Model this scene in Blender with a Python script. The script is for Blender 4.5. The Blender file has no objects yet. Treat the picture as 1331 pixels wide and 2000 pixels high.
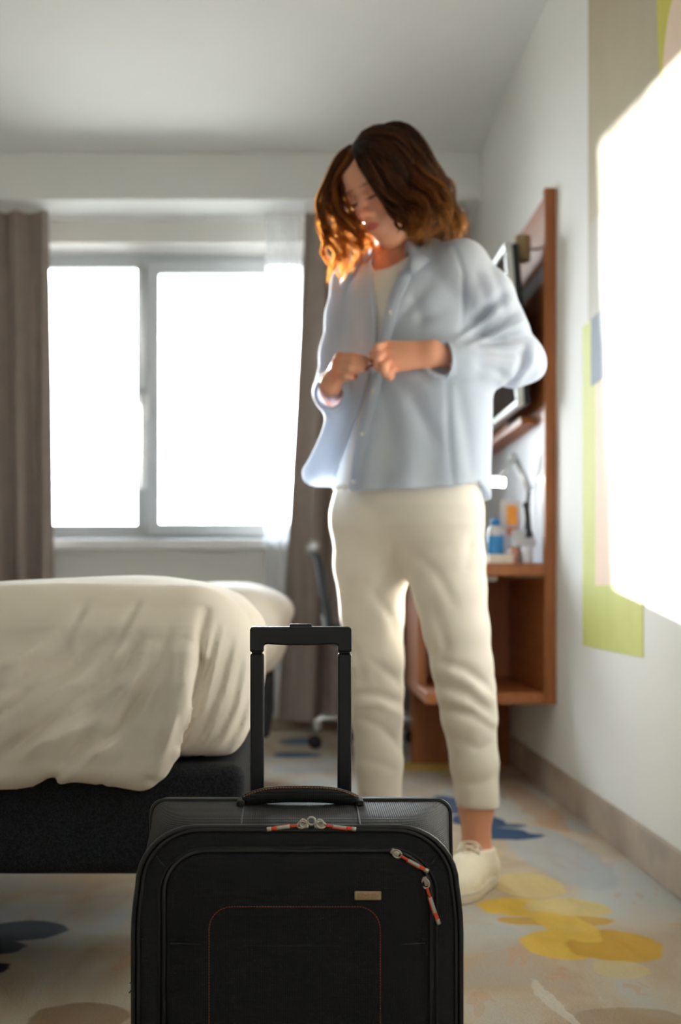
import bpy, bmesh, math, random
import numpy as np
from mathutils import Vector, Matrix

S = bpy.context.scene
COL = S.collection
rng = np.random.default_rng(7)
random.seed(7)

# ------------------------------------------------------------------ camera
EYE = 0.67          # lens height above the carpet
FPX = 2778.0        # focal length in pixels (50 mm on a 24x36 frame)
cam_d = bpy.data.cameras.new('camera')
cam = bpy.data.objects.new('camera', cam_d)
COL.objects.link(cam)
S.camera = cam
cam.location = (0, 0, EYE)
cam.rotation_euler = (math.radians(90), 0, 0)
cam_d.sensor_fit = 'VERTICAL'
cam_d.sensor_height = 36.0
cam_d.sensor_width = 24.0
cam_d.lens = 50.0
cam_d.shift_x = 90.5 / 2000
cam_d.shift_y = 150.0 / 2000
cam_d.clip_start = 0.02
cam_d.dof.use_dof = True
cam_d.dof.focus_distance = 1.84
cam_d.dof.aperture_fstop = 4.4
cam_d.dof.aperture_blades = 0

# ------------------------------------------------------------------ light
W = bpy.data.worlds.new('sky')
S.world = W
W.use_nodes = True
bg = W.node_tree.nodes['Background']
# bright hazy sky over darker ground
_t = W.node_tree
_tc = _t.nodes.new('ShaderNodeTexCoord'); _sx = _t.nodes.new('ShaderNodeSeparateXYZ'); _rp = _t.nodes.new('ShaderNodeValToRGB')
_t.links.new(_tc.outputs['Generated'], _sx.inputs[0])
_mr = _t.nodes.new('ShaderNodeMapRange'); _mr.inputs[1].default_value = -1; _mr.inputs[2].default_value = 1
_t.links.new(_sx.outputs['Z'], _mr.inputs[0]); _t.links.new(_mr.outputs[0], _rp.inputs[0])
_e = _rp.color_ramp.elements
_e[0].position = 0.46; _e[0].color = (0.20, 0.20, 0.19, 1); _e[1].position = 0.51; _e[1].color = (0.95, 0.98, 1.0, 1)
_e.new(1.0).color = (0.62, 0.80, 1.0, 1)
_t.links.new(_rp.outputs[0], bg.inputs['Color'])
bg.inputs['Strength'].default_value = 18.0
sun_d = bpy.data.lights.new('sun', 'SUN')
sun_d.energy = 19.0
sun_d.angle = math.radians(0.8)
sun_d.color = (1.0, 0.95, 0.88)
sun = bpy.data.objects.new('sun', sun_d)
COL.objects.link(sun)
sun.location = (-3, 12, 4)
sun.rotation_euler = Vector((0.297, -1.0, -0.103)).to_track_quat('-Z', 'Y').to_euler()
# daylight portal in the window opening: guides sampling only, gives off no light of its own
por_d = bpy.data.lights.new('window_portal', 'AREA')
por_d.shape = 'RECTANGLE'
por_d.size = 1.6
por_d.size_y = 1.5
por_d.cycles.is_portal = True
por = bpy.data.objects.new('window_portal', por_d)
COL.objects.link(por)
por.location = (-0.6, 7.16, 1.6)
por.rotation_euler = (math.radians(-90), 0, 0)
S.view_settings.view_transform = 'Standard'
S.view_settings.look = 'None'
S.view_settings.gamma = 1.0
S.view_settings.use_curve_mapping = False
S.view_settings.exposure = 1.3
S.cycles.max_bounces = 14
S.cycles.diffuse_bounces = 9
S.cycles.transmission_bounces = 8
S.cycles.transparent_max_bounces = 16
S.cycles.caustics_reflective = False
S.cycles.caustics_refractive = False

# ------------------------------------------------------------------ helpers
def at(px, py, Y):
    """The room point at depth Y that the 1331x2000 frame shows at (px, py)."""
    return np.array([(px - 575.0) * Y / FPX, Y, EYE - (py - 1150.0) * Y / FPX])

def srgb(r, g, b):
    f = lambda c: (c / 255 / 12.92) if c / 255 <= 0.04045 else ((c / 255 + 0.055) / 1.055) ** 2.4
    return (f(r), f(g), f(b), 1.0)

class NT:
    """Small node-tree writer."""
    def __init__(self, name):
        self.m = bpy.data.materials.new(name)
        self.m.use_nodes = True
        self.t = self.m.node_tree
        self.t.nodes.clear()
        self.out = self.n('ShaderNodeOutputMaterial')
    def n(self, typ, **kw):
        nd = self.t.nodes.new(typ)
        for k, v in kw.items():
            setattr(nd, k, v)
        return nd
    def l(self, a, b):
        self.t.links.new(a, b)
    def coords(self, scale=(1, 1, 1), rot=(0, 0, 0), kind='Object'):
        tc = self.n('ShaderNodeTexCoord')
        mp = self.n('ShaderNodeMapping')
        mp.inputs['Scale'].default_value = scale
        mp.inputs['Rotation'].default_value = rot
        self.l(tc.outputs[kind], mp.inputs['Vector'])
        return mp.outputs['Vector']
    def noise(self, vec, scale, detail=3, rough=0.5, dist=0.0):
        nz = self.n('ShaderNodeTexNoise')
        nz.inputs['Scale'].default_value = scale
        nz.inputs['Detail'].default_value = detail
        nz.inputs['Roughness'].default_value = rough
        nz.inputs['Distortion'].default_value = dist
        self.l(vec, nz.inputs['Vector'])
        return nz.outputs['Fac']
    def ramp(self, fac, stops):
        r = self.n('ShaderNodeValToRGB')
        el = r.color_ramp.elements
        while len(el) < len(stops):
            el.new(0.5)
        for e, (p, c) in zip(el, stops):
            e.position = p
            e.color = c
        self.l(fac, r.inputs['Fac'])
        return r.outputs['Color']
    def mix(self, fac, a, b):
        mx = self.n('ShaderNodeMix', data_type='RGBA')
        for v, i in ((fac, 0), (a, 6), (b, 7)):
            if hasattr(v, 'is_linked'):
                self.l(v, mx.inputs[i])
            else:
                mx.inputs[i].default_value = v
        return mx.outputs[2]
    def math(self, op, a, b=None, c=None):
        md = self.n('ShaderNodeMath', operation=op)
        for i, v in enumerate((a, b, c)):
            if v is None:
                continue
            if hasattr(v, 'is_linked'):
                self.l(v, md.inputs[i])
            else:
                md.inputs[i].default_value = v
        return md.outputs[0]
    def principled(self, color, rough=0.6, metal=0.0, bump=None, bump_s=0.3, bump_d=0.002, **kw):
        p = self.n('ShaderNodeBsdfPrincipled')
        if hasattr(color, 'is_linked'):
            self.l(color, p.inputs['Base Color'])
        else:
            p.inputs['Base Color'].default_value = color
        p.inputs['Roughness'].default_value = rough
        p.inputs['Metallic'].default_value = metal
        for k, v in kw.items():
            p.inputs[k.replace('_', ' ')].default_value = v
        if bump is not None:
            b = self.n('ShaderNodeBump')
            b.inputs['Strength'].default_value = bump_s
            b.inputs['Distance'].default_value = bump_d
            self.l(bump, b.inputs['Height'])
            self.l(b.outputs['Normal'], p.inputs['Normal'])
        self.p = p
        return p
    def done(self, sh):
        self.l(sh.outputs[0] if hasattr(sh, 'outputs') else sh, self.out.inputs['Surface'])
        return self.m

def plain(name, c, rough=0.5, metal=0.0, var=0.08, scale=40, bump=0.15, **kw):
    """A slightly mottled surface."""
    n = NT(name)
    v = n.coords()
    f = n.noise(v, scale, 3)
    dark = tuple(x * (1 - var) for x in c[:3]) + (1,)
    lite = tuple(min(1, x * (1 + var)) for x in c[:3]) + (1,)
    col = n.ramp(f, [(0.3, dark), (0.7, lite)])
    return n.done(n.principled(col, rough, metal, f if bump else None, bump, 0.001, **kw))

def cloth(name, c, scale=900, bump=0.15, trans=0.25, var=0.05, rough=0.85):
    """Woven cloth that lets some light through."""
    n = NT(name)
    v = n.coords()
    big = n.noise(v, 14, 3)
    w1 = n.n('ShaderNodeTexWave', bands_direction='Z')
    w1.inputs['Scale'].default_value = scale / 2.5
    w2 = n.n('ShaderNodeTexWave', bands_direction='X')
    w2.inputs['Scale'].default_value = scale / 2.5
    n.l(v, w1.inputs['Vector']); n.l(v, w2.inputs['Vector'])
    wv = n.math('ADD', w1.outputs['Fac'], w2.outputs['Fac'])
    dark = tuple(x * (1 - var) for x in c[:3]) + (1,)
    lite = tuple(min(1, x * (1 + var)) for x in c[:3]) + (1,)
    col = n.ramp(big, [(0.3, dark), (0.7, lite)])
    p = n.principled(col, rough, 0, wv, bump, 0.0006)
    p.inputs['Specular IOR Level'].default_value = 0.2
    if trans <= 0:
        return n.done(p)
    tr = n.n('ShaderNodeBsdfTranslucent')
    n.l(col, tr.inputs['Color'])
    ms = n.n('ShaderNodeMixShader')
    ms.inputs[0].default_value = trans
    n.l(p.outputs[0], ms.inputs[1]); n.l(tr.outputs[0], ms.inputs[2])
    return n.done(ms)

OFF = {}          # world position of the frame an object's vertices are written in
def off(o):
    return OFF.get(o.name, np.zeros(3)) if o is not None else np.zeros(3)

def props(o, label=None, cat=None, group=None, kind=None):
    for k, v in (('label', label), ('category', cat), ('group', group), ('kind', kind)):
        if v:
            o[k] = v
    return o

def thing(name, loc, label, cat, group=None):
    o = bpy.data.objects.new(name, None)
    o.empty_display_size = 0.05
    COL.objects.link(o)
    o.location = [float(v) for v in loc]
    OFF[o.name] = np.array(loc, float)
    return props(o, label, cat, group)

def link_mesh(name, verts, faces, mat, parent=None, smooth=True, origin=None):
    """verts in room coordinates -> one mesh object (child of parent, or top-level with its own origin)."""
    verts = np.asarray(verts, float)
    me = bpy.data.meshes.new(name)
    o = None
    base = off(parent) if parent is not None else (np.array(origin, float) if origin is not None else np.zeros(3))
    vv = verts - base
    if isinstance(faces, np.ndarray):
        nf, k = faces.shape
        me.vertices.add(len(vv)); me.vertices.foreach_set('co', vv.astype(np.float32).ravel())
        me.loops.add(nf * k); me.loops.foreach_set('vertex_index', faces.astype(np.int32).ravel())
        me.polygons.add(nf)
        me.polygons.foreach_set('loop_start', np.arange(0, nf * k, k, dtype=np.int32))
        me.polygons.foreach_set('loop_total', np.full(nf, k, np.int32))
        me.update(calc_edges=True)
    else:
        me.from_pydata([tuple(v) for v in vv], [], faces)
    me.validate()
    me.materials.append(mat)
    if smooth:
        me.polygons.foreach_set('use_smooth', np.ones(len(me.polygons), bool))
    o = bpy.data.objects.new(name, me)
    COL.objects.link(o)
    OFF[o.name] = base
    if parent is not None:
        o.parent = parent
    elif origin is not None:
        o.location = [float(v) for v in origin]
    return o

class MB:
    """Collects shapes (room coordinates) into one mesh."""
    def __init__(self):
        self.v, self.f, self.n = [], [], 0
    def add(self, v, f):
        v = np.asarray(v, float)
        self.v.append(v)
        self.f += [tuple(int(i) + self.n for i in q) for q in f]
        self.n += len(v)
        return self
    def box(self, lo, hi, bev=0.0, seg=2):
        bm = bmesh.new()
        bmesh.ops.create_cube(bm, size=1.0)
        lo, hi = np.array(lo, float), np.array(hi, float)
        for q in bm.verts:
            q.co = Vector((lo + hi) / 2) + Vector([q.co[i] * (hi - lo)[i] for i in range(3)])
        if bev > 0:
            bmesh.ops.bevel(bm, geom=bm.edges[:], offset=min(bev, 0.49 * float(min(hi - lo))), segments=seg, profile=0.5, affect='EDGES')
        return self._bm(bm)
    def _bm(self, bm):
        bm.verts.index_update()
        v = [q.co[:] for q in bm.verts]
        f = [[q.index for q in p.verts] for p in bm.faces]
        bm.free()
        return self.add(v, f)
    def obox(self, c, ex, ey, ez, bev=0.0):
        """Box with half-axes ex, ey, ez about c."""
        k = MB().box((-1, -1, -1), (1, 1, 1), 0)
        c, ex, ey, ez = (np.array(q, float) for q in (c, ex, ey, ez))
        lx, ly, lz = (np.linalg.norm(q) for q in (ex, ey, ez))
        k = MB().box((-lx, -ly, -lz), (lx, ly, lz), bev)
        v = np.concatenate(k.v)
        v = c + v[:, :1] * ex / lx + v[:, 1:2] * ey / ly + v[:, 2:3] * ez / lz
        return self.add(v, k.f)
    def tube(self, pts, r, seg=10, closed=False, flat=None, caps=True):
        pts = np.asarray(pts, float)
        n = len(pts)
        r = np.broadcast_to(np.asarray(r, float), (n,))
        if closed:
            t = np.roll(pts, -1, 0) - np.roll(pts, 1, 0)
        else:
            t = np.gradient(pts, axis=0)
        t /= np.linalg.norm(t, axis=1)[:, None] + 1e-12
        nrm = np.zeros_like(pts)
        a = np.array([0, 0, 1.0]) if abs(t[0][2]) < 0.9 else np.array([1.0, 0, 0])
        u = np.cross(t[0], a); u /= np.linalg.norm(u)
        for i in range(n):
            u = u - t[i] * np.dot(u, t[i]); u /= np.linalg.norm(u) + 1e-12
            nrm[i] = u
        b = np.cross(t, nrm)
        ang = np.linspace(0, 2 * np.pi, seg, endpoint=False)
        ring = pts[:, None] + r[:, None, None] * (np.cos(ang)[None, :, None] * nrm[:, None] + np.sin(ang)[None, :, None] * b[:, None])
        if flat is not None:   # squash along a direction
            d, k = np.array(flat[0], float), flat[1]
            d /= np.linalg.norm(d)
            rel = ring - pts[:, None]
            ring = pts[:, None] + rel - (rel @ d)[..., None] * d * (1 - k)
        f = []
        m = n if closed else n - 1
        for i in range(m):
            j = (i + 1) % n
            for k in range(seg):
                f.append((i * seg + k, i * seg + (k + 1) % seg, j * seg + (k + 1) % seg, j * seg + k))
        if not closed and caps:
            f.append(tuple(range(seg))[::-1]); f.append(tuple((n - 1) * seg + k for k in range(seg)))
        return self.add(ring.reshape(-1, 3), f)
    def lathe(self, c, prof, seg=24, axis=(0, 0, 1)):
        """prof: (radius, height) pairs turned about axis through c."""
        c = np.array(c, float); w = np.array(axis, float); w /= np.linalg.norm(w)
        a = np.array([1.0, 0, 0]) if abs(w[0]) < 0.9 else np.array([0, 1.0, 0])
        u = np.cross(w, a); u /= np.linalg.norm(u); v2 = np.cross(w, u)
        ang = np.linspace(0, 2 * np.pi, seg, endpoint=False)
        v = []
        for r, h in prof:
            v += [c + w * h + r * (math.cos(q) * u + math.sin(q) * v2) for q in ang]
        f = []
        for i in range(len(prof) - 1):
            for k in range(seg):
                f.append((i * seg + k, i * seg + (k + 1) % seg, (i + 1) * seg + (k + 1) % seg, (i + 1) * seg + k))
        f.append(tuple(range(seg))[::-1]); f.append(tuple((len(prof) - 1) * seg + k for k in range(seg)))
        return self.add(v, f)
    def loft(self, rings, cap=True):
        n = len(rings[0]); v = np.concatenate([np.asarray(q, float) for q in rings]); f = []
        for i in range(len(rings) - 1):
            for k in range(n):
                f.append((i * n + k, i * n + (k + 1) % n, (i + 1) * n + (k + 1) % n, (i + 1) * n + k))
        if cap:
            f.append(tuple(range(n))[::-1]); f.append(tuple((len(rings) - 1) * n + k for k in range(n)))
        return self.add(v, f)
    def prism(self, pts, vec):
        pts = np.asarray(pts, float)
        return self.loft([pts, pts + np.array(vec, float)])
    def build(self, name, mat, parent=None, smooth=False, origin=None):
        o = link_mesh(name, np.concatenate(self.v), self.f, mat, parent, smooth, origin)
        return fix_normals(o)

def fix_normals(o):
    bm = bmesh.new(); bm.from_mesh(o.data)
    bmesh.ops.recalc_face_normals(bm, faces=bm.faces[:])
    bm.to_mesh(o.data); bm.free()
    return o

def auto_smooth(o, deg=35):
    bm = bmesh.new(); bm.from_mesh(o.data)
    for e in bm.edges:
        e.smooth = not (len(e.link_faces) == 2 and e.calc_face_angle(0) > math.radians(deg))
    for f in bm.faces:
        f.smooth = True
    bm.to_mesh(o.data); bm.free()
    return o

def crom(P, n=8):
    """Catmull-Rom through the points P (any number of columns)."""
    P = np.asarray(P, float)
    Q = np.vstack([2 * P[0] - P[1], P, 2 * P[-1] - P[-2]])
    out = []
    for i in range(1, len(Q) - 2):
        for t in np.linspace(0, 1, n, endpoint=False):
            a, b, c, d = Q[i - 1], Q[i], Q[i + 1], Q[i + 2]
            out.append(0.5 * (2 * b + (c - a) * t + (2 * a - 5 * b + 4 * c - d) * t * t + (3 * b - a - 3 * c + d) * t ** 3))
    out.append(P[-1])
    return np.array(out)

# ---- smooth solids: signed distances on a grid, skinned by surface nets
class Field:
    def __init__(self, lo, hi, h):
        self.h = h
        self.lo = np.array(lo, np.float64)
        self.n = np.ceil((np.array(hi) - self.lo) / h).astype(int) + 1
        self.ax = [(self.lo[i] + h * np.arange(self.n[i])).astype(np.float32) for i in range(3)]
        self.d = np.full(self.n, 0.08, np.float32)
    def sl(self, lo, hi):
        a = np.clip(np.floor((np.array(lo) - self.lo) / self.h).astype(int), 0, self.n)
        b = np.clip(np.ceil((np.array(hi) - self.lo) / self.h).astype(int) + 1, 0, self.n)
        s = tuple(slice(int(x), int(y)) for x, y in zip(a, b))
        return s, (self.ax[0][s[0]][:, None, None], self.ax[1][s[1]][None, :, None], self.ax[2][s[2]][None, None, :])
    def union(self, f, lo, hi, k):
        s, g = self.sl(np.array(lo) - k - 0.02, np.array(hi) + k + 0.02)
        if 0 in self.d[s].shape:
            return
        a, b = self.d[s], f(*g).astype(np.float32)
        if k <= 0:
            self.d[s] = np.minimum(a, b)
        else:
            q = np.maximum(k - np.abs(a - b), 0) / k
            self.d[s] = np.minimum(a, b) - q * q * k * 0.25
    def cut(self, f, lo, hi, k):
        s, g = self.sl(np.array(lo) - k - 0.02, np.array(hi) + k + 0.02)
        if 0 in self.d[s].shape:
            return
        a, b = self.d[s], -f(*g).astype(np.float32)
        if k <= 0:
            self.d[s] = np.maximum(a, b)
        else:
            q = np.maximum(k - np.abs(a - b), 0) / k
            self.d[s] = np.maximum(a, b) + q * q * k * 0.25
    def cone(self, a, b, ra, rb, k=0.0, cut=False, flat=None):
        a, b = np.array(a, float), np.array(b, float)
        ba = b - a; L2 = float(ba @ ba) + 1e-12
        def f(x, y, z):
            px, py, pz = x - a[0], y - a[1], z - a[2]
            t = np.clip((px * ba[0] + py * ba[1] + pz * ba[2]) / L2, 0, 1)
            qx, qy, qz = px - t * ba[0], py - t * ba[1], pz - t * ba[2]
            r = ra + (rb - ra) * t
            if flat is not None:
                d, s = np.array(flat[0], float), flat[1]
                d = d / np.linalg.norm(d)
                c = (qx * d[0] + qy * d[1] + qz * d[2]) * (1 / s - 1)
                qx, qy, qz = qx + c * d[0], qy + c * d[1], qz + c * d[2]
                m = np.sqrt(qx * qx + qy * qy + qz * qz)
                return (m - r) * (0.5 + 0.5 * s)
            return np.sqrt(qx * qx + qy * qy + qz * qz) - r
        R = max(ra, rb)
        (self.cut if cut else self.union)(f, np.minimum(a, b) - R, np.maximum(a, b) + R, k)
    def chain(self, P, k=0.01, **kw):
        """P rows: x, y, z, radius."""
        for p, q in zip(P[:-1], P[1:]):
            self.cone(p[:3], q[:3], p[3], q[3], k, **kw)
    def ell(self, c, r, R=None, k=0.0, cut=False):
        """Ellipsoid; the columns of R are its axes."""
        c, r = np.array(c, float), np.array(r, float)
        R = np.eye(3) if R is None else np.array(R, float)
        def f(x, y, z):
            px, py, pz = x - c[0], y - c[1], z - c[2]
            q = [(px * R[0, i] + py * R[1, i] + pz * R[2, i]) / r[i] for i in range(3)]
            k0 = np.sqrt(q[0] ** 2 + q[1] ** 2 + q[2] ** 2) + 1e-9
            k1 = np.sqrt((q[0] / r[0]) ** 2 + (q[1] / r[1]) ** 2 + (q[2] / r[2]) ** 2) + 1e-9
            return k0 * (k0 - 1) / k1
        m = float(max(r))
        (self.cut if cut else self.union)(f, c - m, c + m, k)
    def rbox(self, lo, hi, rad, k=0.0, cut=False):
        lo, hi = np.array(lo, float), np.array(hi, float)
        c, e = (lo + hi) / 2, (hi - lo) / 2 - rad
        def f(x, y, z):
            q = [np.abs(v - c[i]) - e[i] for i, v in enumerate((x, y, z))]
            o = np.sqrt(np.maximum(q[0], 0) ** 2 + np.maximum(q[1], 0) ** 2 + np.maximum(q[2], 0) ** 2)
            return o + np.minimum(np.maximum(q[0], np.maximum(q[1], q[2])), 0) - rad
        (self.cut if cut else self.union)(f, lo, hi, k)
    def fold(self, pts, Y, w, amp, ymid=None, soft=0.03):
        """Press a crease (amp > 0) or raise a ridge (amp < 0) along a line, on the near face only."""
        P = np.array([at(a, b, Y) for a, b in pts])
        lo = P.min(0) - 3 * w; hi = P.max(0) + 3 * w; lo[1], hi[1] = self.lo[1], self.ax[1][-1]
        s, (x, y, z) = self.sl(lo, hi)
        best = None
        n = len(P) - 1
        for i in range(n):
            a, b = P[i], P[i + 1]; dx, dz = b[0] - a[0], b[2] - a[2]; L2 = dx * dx + dz * dz + 1e-12
            t = np.clip(((x - a[0]) * dx + (z - a[2]) * dz) / L2, 0, 1)
            d = (x - a[0] - t * dx) ** 2 + (z - a[2] - t * dz) ** 2
            u = (i + t) / n
            g = np.exp(-d / (w * w)) * (np.sin(np.pi * (0.08 + 0.84 * u)) ** 0.7)
            best = g if best is None else np.maximum(best, g)
        gate = 1.0 if ymid is None else np.clip((ymid - y) / soft, 0, 1)
        self.d[s] += (amp * best * gate).astype(np.float32)
    def skin(self):
        f = self.d; h = self.h
        f[0] = f[-1] = np.maximum(f[0], 0.01); f[:, 0] = np.maximum(f[:, 0], 0.01); f[:, -1] = np.maximum(f[:, -1], 0.01)
        f[:, :, 0] = np.maximum(f[:, :, 0], 0.01); f[:, :, -1] = np.maximum(f[:, :, -1], 0.01)
        s = f < 0
        nx, ny, nz = (k - 1 for k in f.shape)
        cnt = np.zeros((nx, ny, nz), np.int8)
        for i in (0, 1):
            for j in (0, 1):
                for k in (0, 1):
                    cnt += s[i:i + nx, j:j + ny, k:k + nz]
        act = (cnt > 0) & (cnt < 8)
        I, J, K = np.nonzero(act)
        idx = np.full(act.shape, -1, np.int32); idx[act] = np.arange(len(I))
        pos = np.zeros((len(I), 3)); w = np.zeros(len(I))
        C = [(i, j, k) for i in (0, 1) for j in (0, 1) for k in (0, 1)]
        for a in C:
            for ax in range(3):
                if a[ax]:
                    continue
                b = list(a); b[ax] = 1
                fa = f[I + a[0], J + a[1], K + a[2]]; fb = f[I + b[0], J + b[1], K + b[2]]
                m = (fa < 0) != (fb < 0)
                t = fa[m] / (fa[m] - fb[m])
                p = np.tile(np.array(a, float), (m.sum(), 1)); p[:, ax] = t
                pos[m] += p; w[m] += 1
        pos = self.lo + h * (np.stack([I, J, K], 1) + pos / w[:, None])
        F = []
        def quads(ax):
            o = [q for q in range(3) if q != ax]
            sl0 = [slice(None)] * 3; sl1 = [slice(None)] * 3
            sl0[ax] = slice(0, -1); sl1[ax] = slice(1, None)
            ch = s[tuple(sl0)] != s[tuple(sl1)]
            e = np.argwhere(ch)
            ok = np.ones(len(e), bool)
            for q in o:
                ok &= (e[:, q] >= 1) & (e[:, q] < f.shape[q] - 1)
            e = e[ok]
            ins = s[tuple(e.T)]
            def cell(du, dv):
                c = e.copy(); c[:, o[0]] -= du; c[:, o[1]] -= dv
                return idx[tuple(c.T)]
            qd = np.stack([cell(1, 1), cell(0, 1), cell(0, 0), cell(1, 0)], 1)
            flip = ins if ax != 1 else ~ins
            qd[~flip] = qd[~flip][:, ::-1]
            F.append(qd)
        for ax in range(3):
            quads(ax)
        return pos, np.concatenate(F)
def relax(v, f, it=2, lam=0.5):
    n = len(v); e = np.concatenate([f[:, [0, 1]], f[:, [1, 2]], f[:, [2, 3]], f[:, [3, 0]]])
    deg = np.bincount(e[:, 0], minlength=n) + np.bincount(e[:, 1], minlength=n)
    for _ in range(it):
        acc = np.zeros_like(v)
        for c in range(3):
            acc[:, c] = np.bincount(e[:, 0], v[e[:, 1], c], n) + np.bincount(e[:, 1], v[e[:, 0], c], n)
        v = v + lam * (acc / np.maximum(deg, 1)[:, None] - v)
    return v
def wob(P, seed, freq, n=5):
    """Smooth random field in [-1,1], freq = per-axis spatial frequency (rad/m)."""
    r = np.random.default_rng(seed); o = 0
    fr = np.array(freq, float)
    for _ in range(n):
        d = r.normal(size=3); d /= np.linalg.norm(d)
        k = d * fr * r.uniform(0.6, 1.5)
        o = o + np.sin(P[0] * k[0] + P[1] * k[1] + P[2] * k[2] + r.uniform(0, 6.28))
    return o / n * 1.3
# ------------------------------------------------------------------ the room
RW = 0.84           # right wall
LW = -2.35          # left wall
BW = 6.78           # window wall
FW = -1.6           # wall behind the camera
CZ = 2.63           # ceiling

def wall_mat(name, c):
    n = NT(name)
    v = n.coords()
    f = n.noise(v, 260, 2)
    g = n.noise(v, 3, 2)
    col = n.ramp(g, [(0.3, tuple(x * 0.98 for x in c[:3]) + (1,)), (0.7, c)])
    return n.done(n.principled(col, 0.75, 0, f, 0.12, 0.0006))
M_wall = wall_mat('wall_paint', srgb(232, 232, 228))
M_ceil = wall_mat('ceiling_paint', srgb(228, 230, 228))
M_trim = plain('white_trim', srgb(235, 236, 236), 0.45, var=0.02)

# carpet: mottled beige and blue-grey pile with printed petals (x, y, half-x, half-y, turn, colour)
n = NT('carpet')
v = n.coords()
warp = n.n('ShaderNodeTexNoise'); warp.inputs['Scale'].default_value = 9; warp.inputs['Detail'].default_value = 3
n.l(v, warp.inputs['Vector'])
vm = n.n('ShaderNodeVectorMath', operation='MULTIPLY_ADD')
vm.inputs[1].default_value = (0.05, 0.07, 0); n.l(warp.outputs['Color'], vm.inputs[0])
vsub = n.n('ShaderNodeVectorMath', operation='ADD'); n.l(v, vsub.inputs[0]); vsub.inputs[1].default_value = (-0.025, -0.035, 0)
n.l(vsub.outputs[0], vm.inputs[2])
pv = vm.outputs[0]
st = n.coords((1.6, 0.7, 1), (0, 0, 0.5))
base = n.ramp(n.noise(st, 2.2, 4, 0.55, 0.4), [(0.34, srgb(190, 193, 192)), (0.47, srgb(196, 184, 166)), (0.56, srgb(186, 166, 143)), (0.68, srgb(172, 171, 168))])
blot = n.noise(st, 5.0, 3, 0.6, 0.6)
base = n.mix(n.math('MULTIPLY', n.math('GREATER_THAN', blot, 0.62), 0.35), base, srgb(196, 150, 112))
streak = n.noise(n.coords((9, 3, 1), (0, 0, 0.6)), 2.4, 3, 0.6, 0.5)
def petals(col_in, L):
    for (x, y, a, b, rot, c, o) in L:
        sb = n.n('ShaderNodeVectorMath', operation='SUBTRACT'); n.l(pv, sb.inputs[0]); sb.inputs[1].default_value = (x, y, 0)
        mp = n.n('ShaderNodeMapping', vector_type='TEXTURE')
        mp.inputs['Rotation'].default_value = (0, 0, rot); mp.inputs['Scale'].default_value = (a, b, 1)
        n.l(sb.outputs[0], mp.inputs['Vector'])
        ml = n.n('ShaderNodeVectorMath', operation='MULTIPLY'); ml.inputs[1].default_value = (1, 1, 0); n.l(mp.outputs[0], ml.inputs[0])
        ln = n.n('ShaderNodeVectorMath', operation='LENGTH'); n.l(ml.outputs[0], ln.inputs[0])
        mr = n.n('ShaderNodeMapRange'); mr.inputs[1].default_value = 1.05; mr.inputs[2].default_value = 0.95
        mr.inputs[3].default_value = 0; mr.inputs[4].default_value = o
        n.l(ln.outputs['Value'], mr.inputs[0])
        col_in = n.mix(mr.outputs[0], col_in, n.mix(streak, tuple(q * 0.80 for q in c[:3]) + (1,), tuple(min(1, q * 1.12 + 0.02) for q in c[:3]) + (1,)))
    return col_in
YL, YD, YP = srgb(222, 184, 78), srgb(204, 160, 58), srgb(214, 192, 130)
B1, SL, NV = srgb(24, 66, 104), srgb(58, 70, 82), srgb(12, 14, 30)
base = petals(base, [
    (0.33, 2.75, 0.12, 0.12, 0.3, srgb(178, 182, 180), 0.5), (0.66, 3.6, 0.10, 0.45, 0.05, srgb(168, 176, 182), 0.6), (0.74, 4.4, 0.05, 0.5, 0, srgb(190, 140, 100), 0.45),
    (0.530, 3.22, 0.080, 0.14, 0.0, YP, 0.8), (0.470, 3.00, 0.085, 0.085, 0.0, YL, 1), (0.575, 2.99, 0.085, 0.09, 0.0, YP, 0.95),
    (0.530, 2.87, 0.120, 0.045, 0.0, YD, 0.9), (0.505, 2.68, 0.075, 0.115, 0.0, YL, 1), (0.600, 2.67, 0.088, 0.12, 0.0, YD, 1), (0.54, 2.83, 0.05, 0.13, 0.2, YL, 0.9),
    (0.575, 2.50, 0.045, 0.06, 0.0, YP, 0.55), (0.470, 3.62, 0.06, 0.12, 0, YP, 0.4),
    (0.560, 3.90, 0.095, 0.09, 0, B1, 1), (0.530, 4.10, 0.075, 0.12, 0.2, B1, 1), (0.480, 4.42, 0.055, 0.18, 0, B1, 0.95), (0.600, 3.86, 0.075, 0.05, 0, B1, 1), (0.615, 4.02, 0.045, 0.03, 0, B1, 0.9),
    (0.50, 5.38, 0.13, 0.16, 0, YL, 0.9), (0.62, 5.2, 0.08, 0.1, 0, YP, 0.8),
    (0.01, 5.74, 0.10, 0.10, 0, srgb(50, 100, 140), 0.9), (0.02, 6.25, 0.09, 0.14, 0, srgb(60, 104, 138), 0.85), (0.04, 5.25, 0.12, 0.07, 0, srgb(160, 175, 190), 0.6),
    (-0.53, 2.79, 0.085, 0.085, 0.1, SL, 0.95), (-0.57, 2.655, 0.075, 0.06, 0, SL, 0.95), (-0.555, 2.50, 0.06, 0.045, 0.2, NV, 0.97),
    (-0.335, 2.225, 0.075, 0.085, 0, srgb(142, 112, 86), 0.75),
    (0.52, 2.2, 0.10, 0.08, 0.2, srgb(165, 140, 112), 0.6), (0.42, 2.3, 0.012, 0.13, 0.1, srgb(214, 208, 196), 0.7)])
fib = n.noise(v, 520, 2, 0.7)
fl = n.noise(v, 170, 2, 0.7)
base = n.mix(n.math('MULTIPLY', n.math('SUBTRACT', fl, 0.25), 0.42), base, srgb(120, 102, 84))
M_carpet = n.done(n.principled(base, 0.95, 0, n.math('ADD', fib, fl), 0.7, 0.004, Specular_IOR_Level=0.1))

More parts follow.
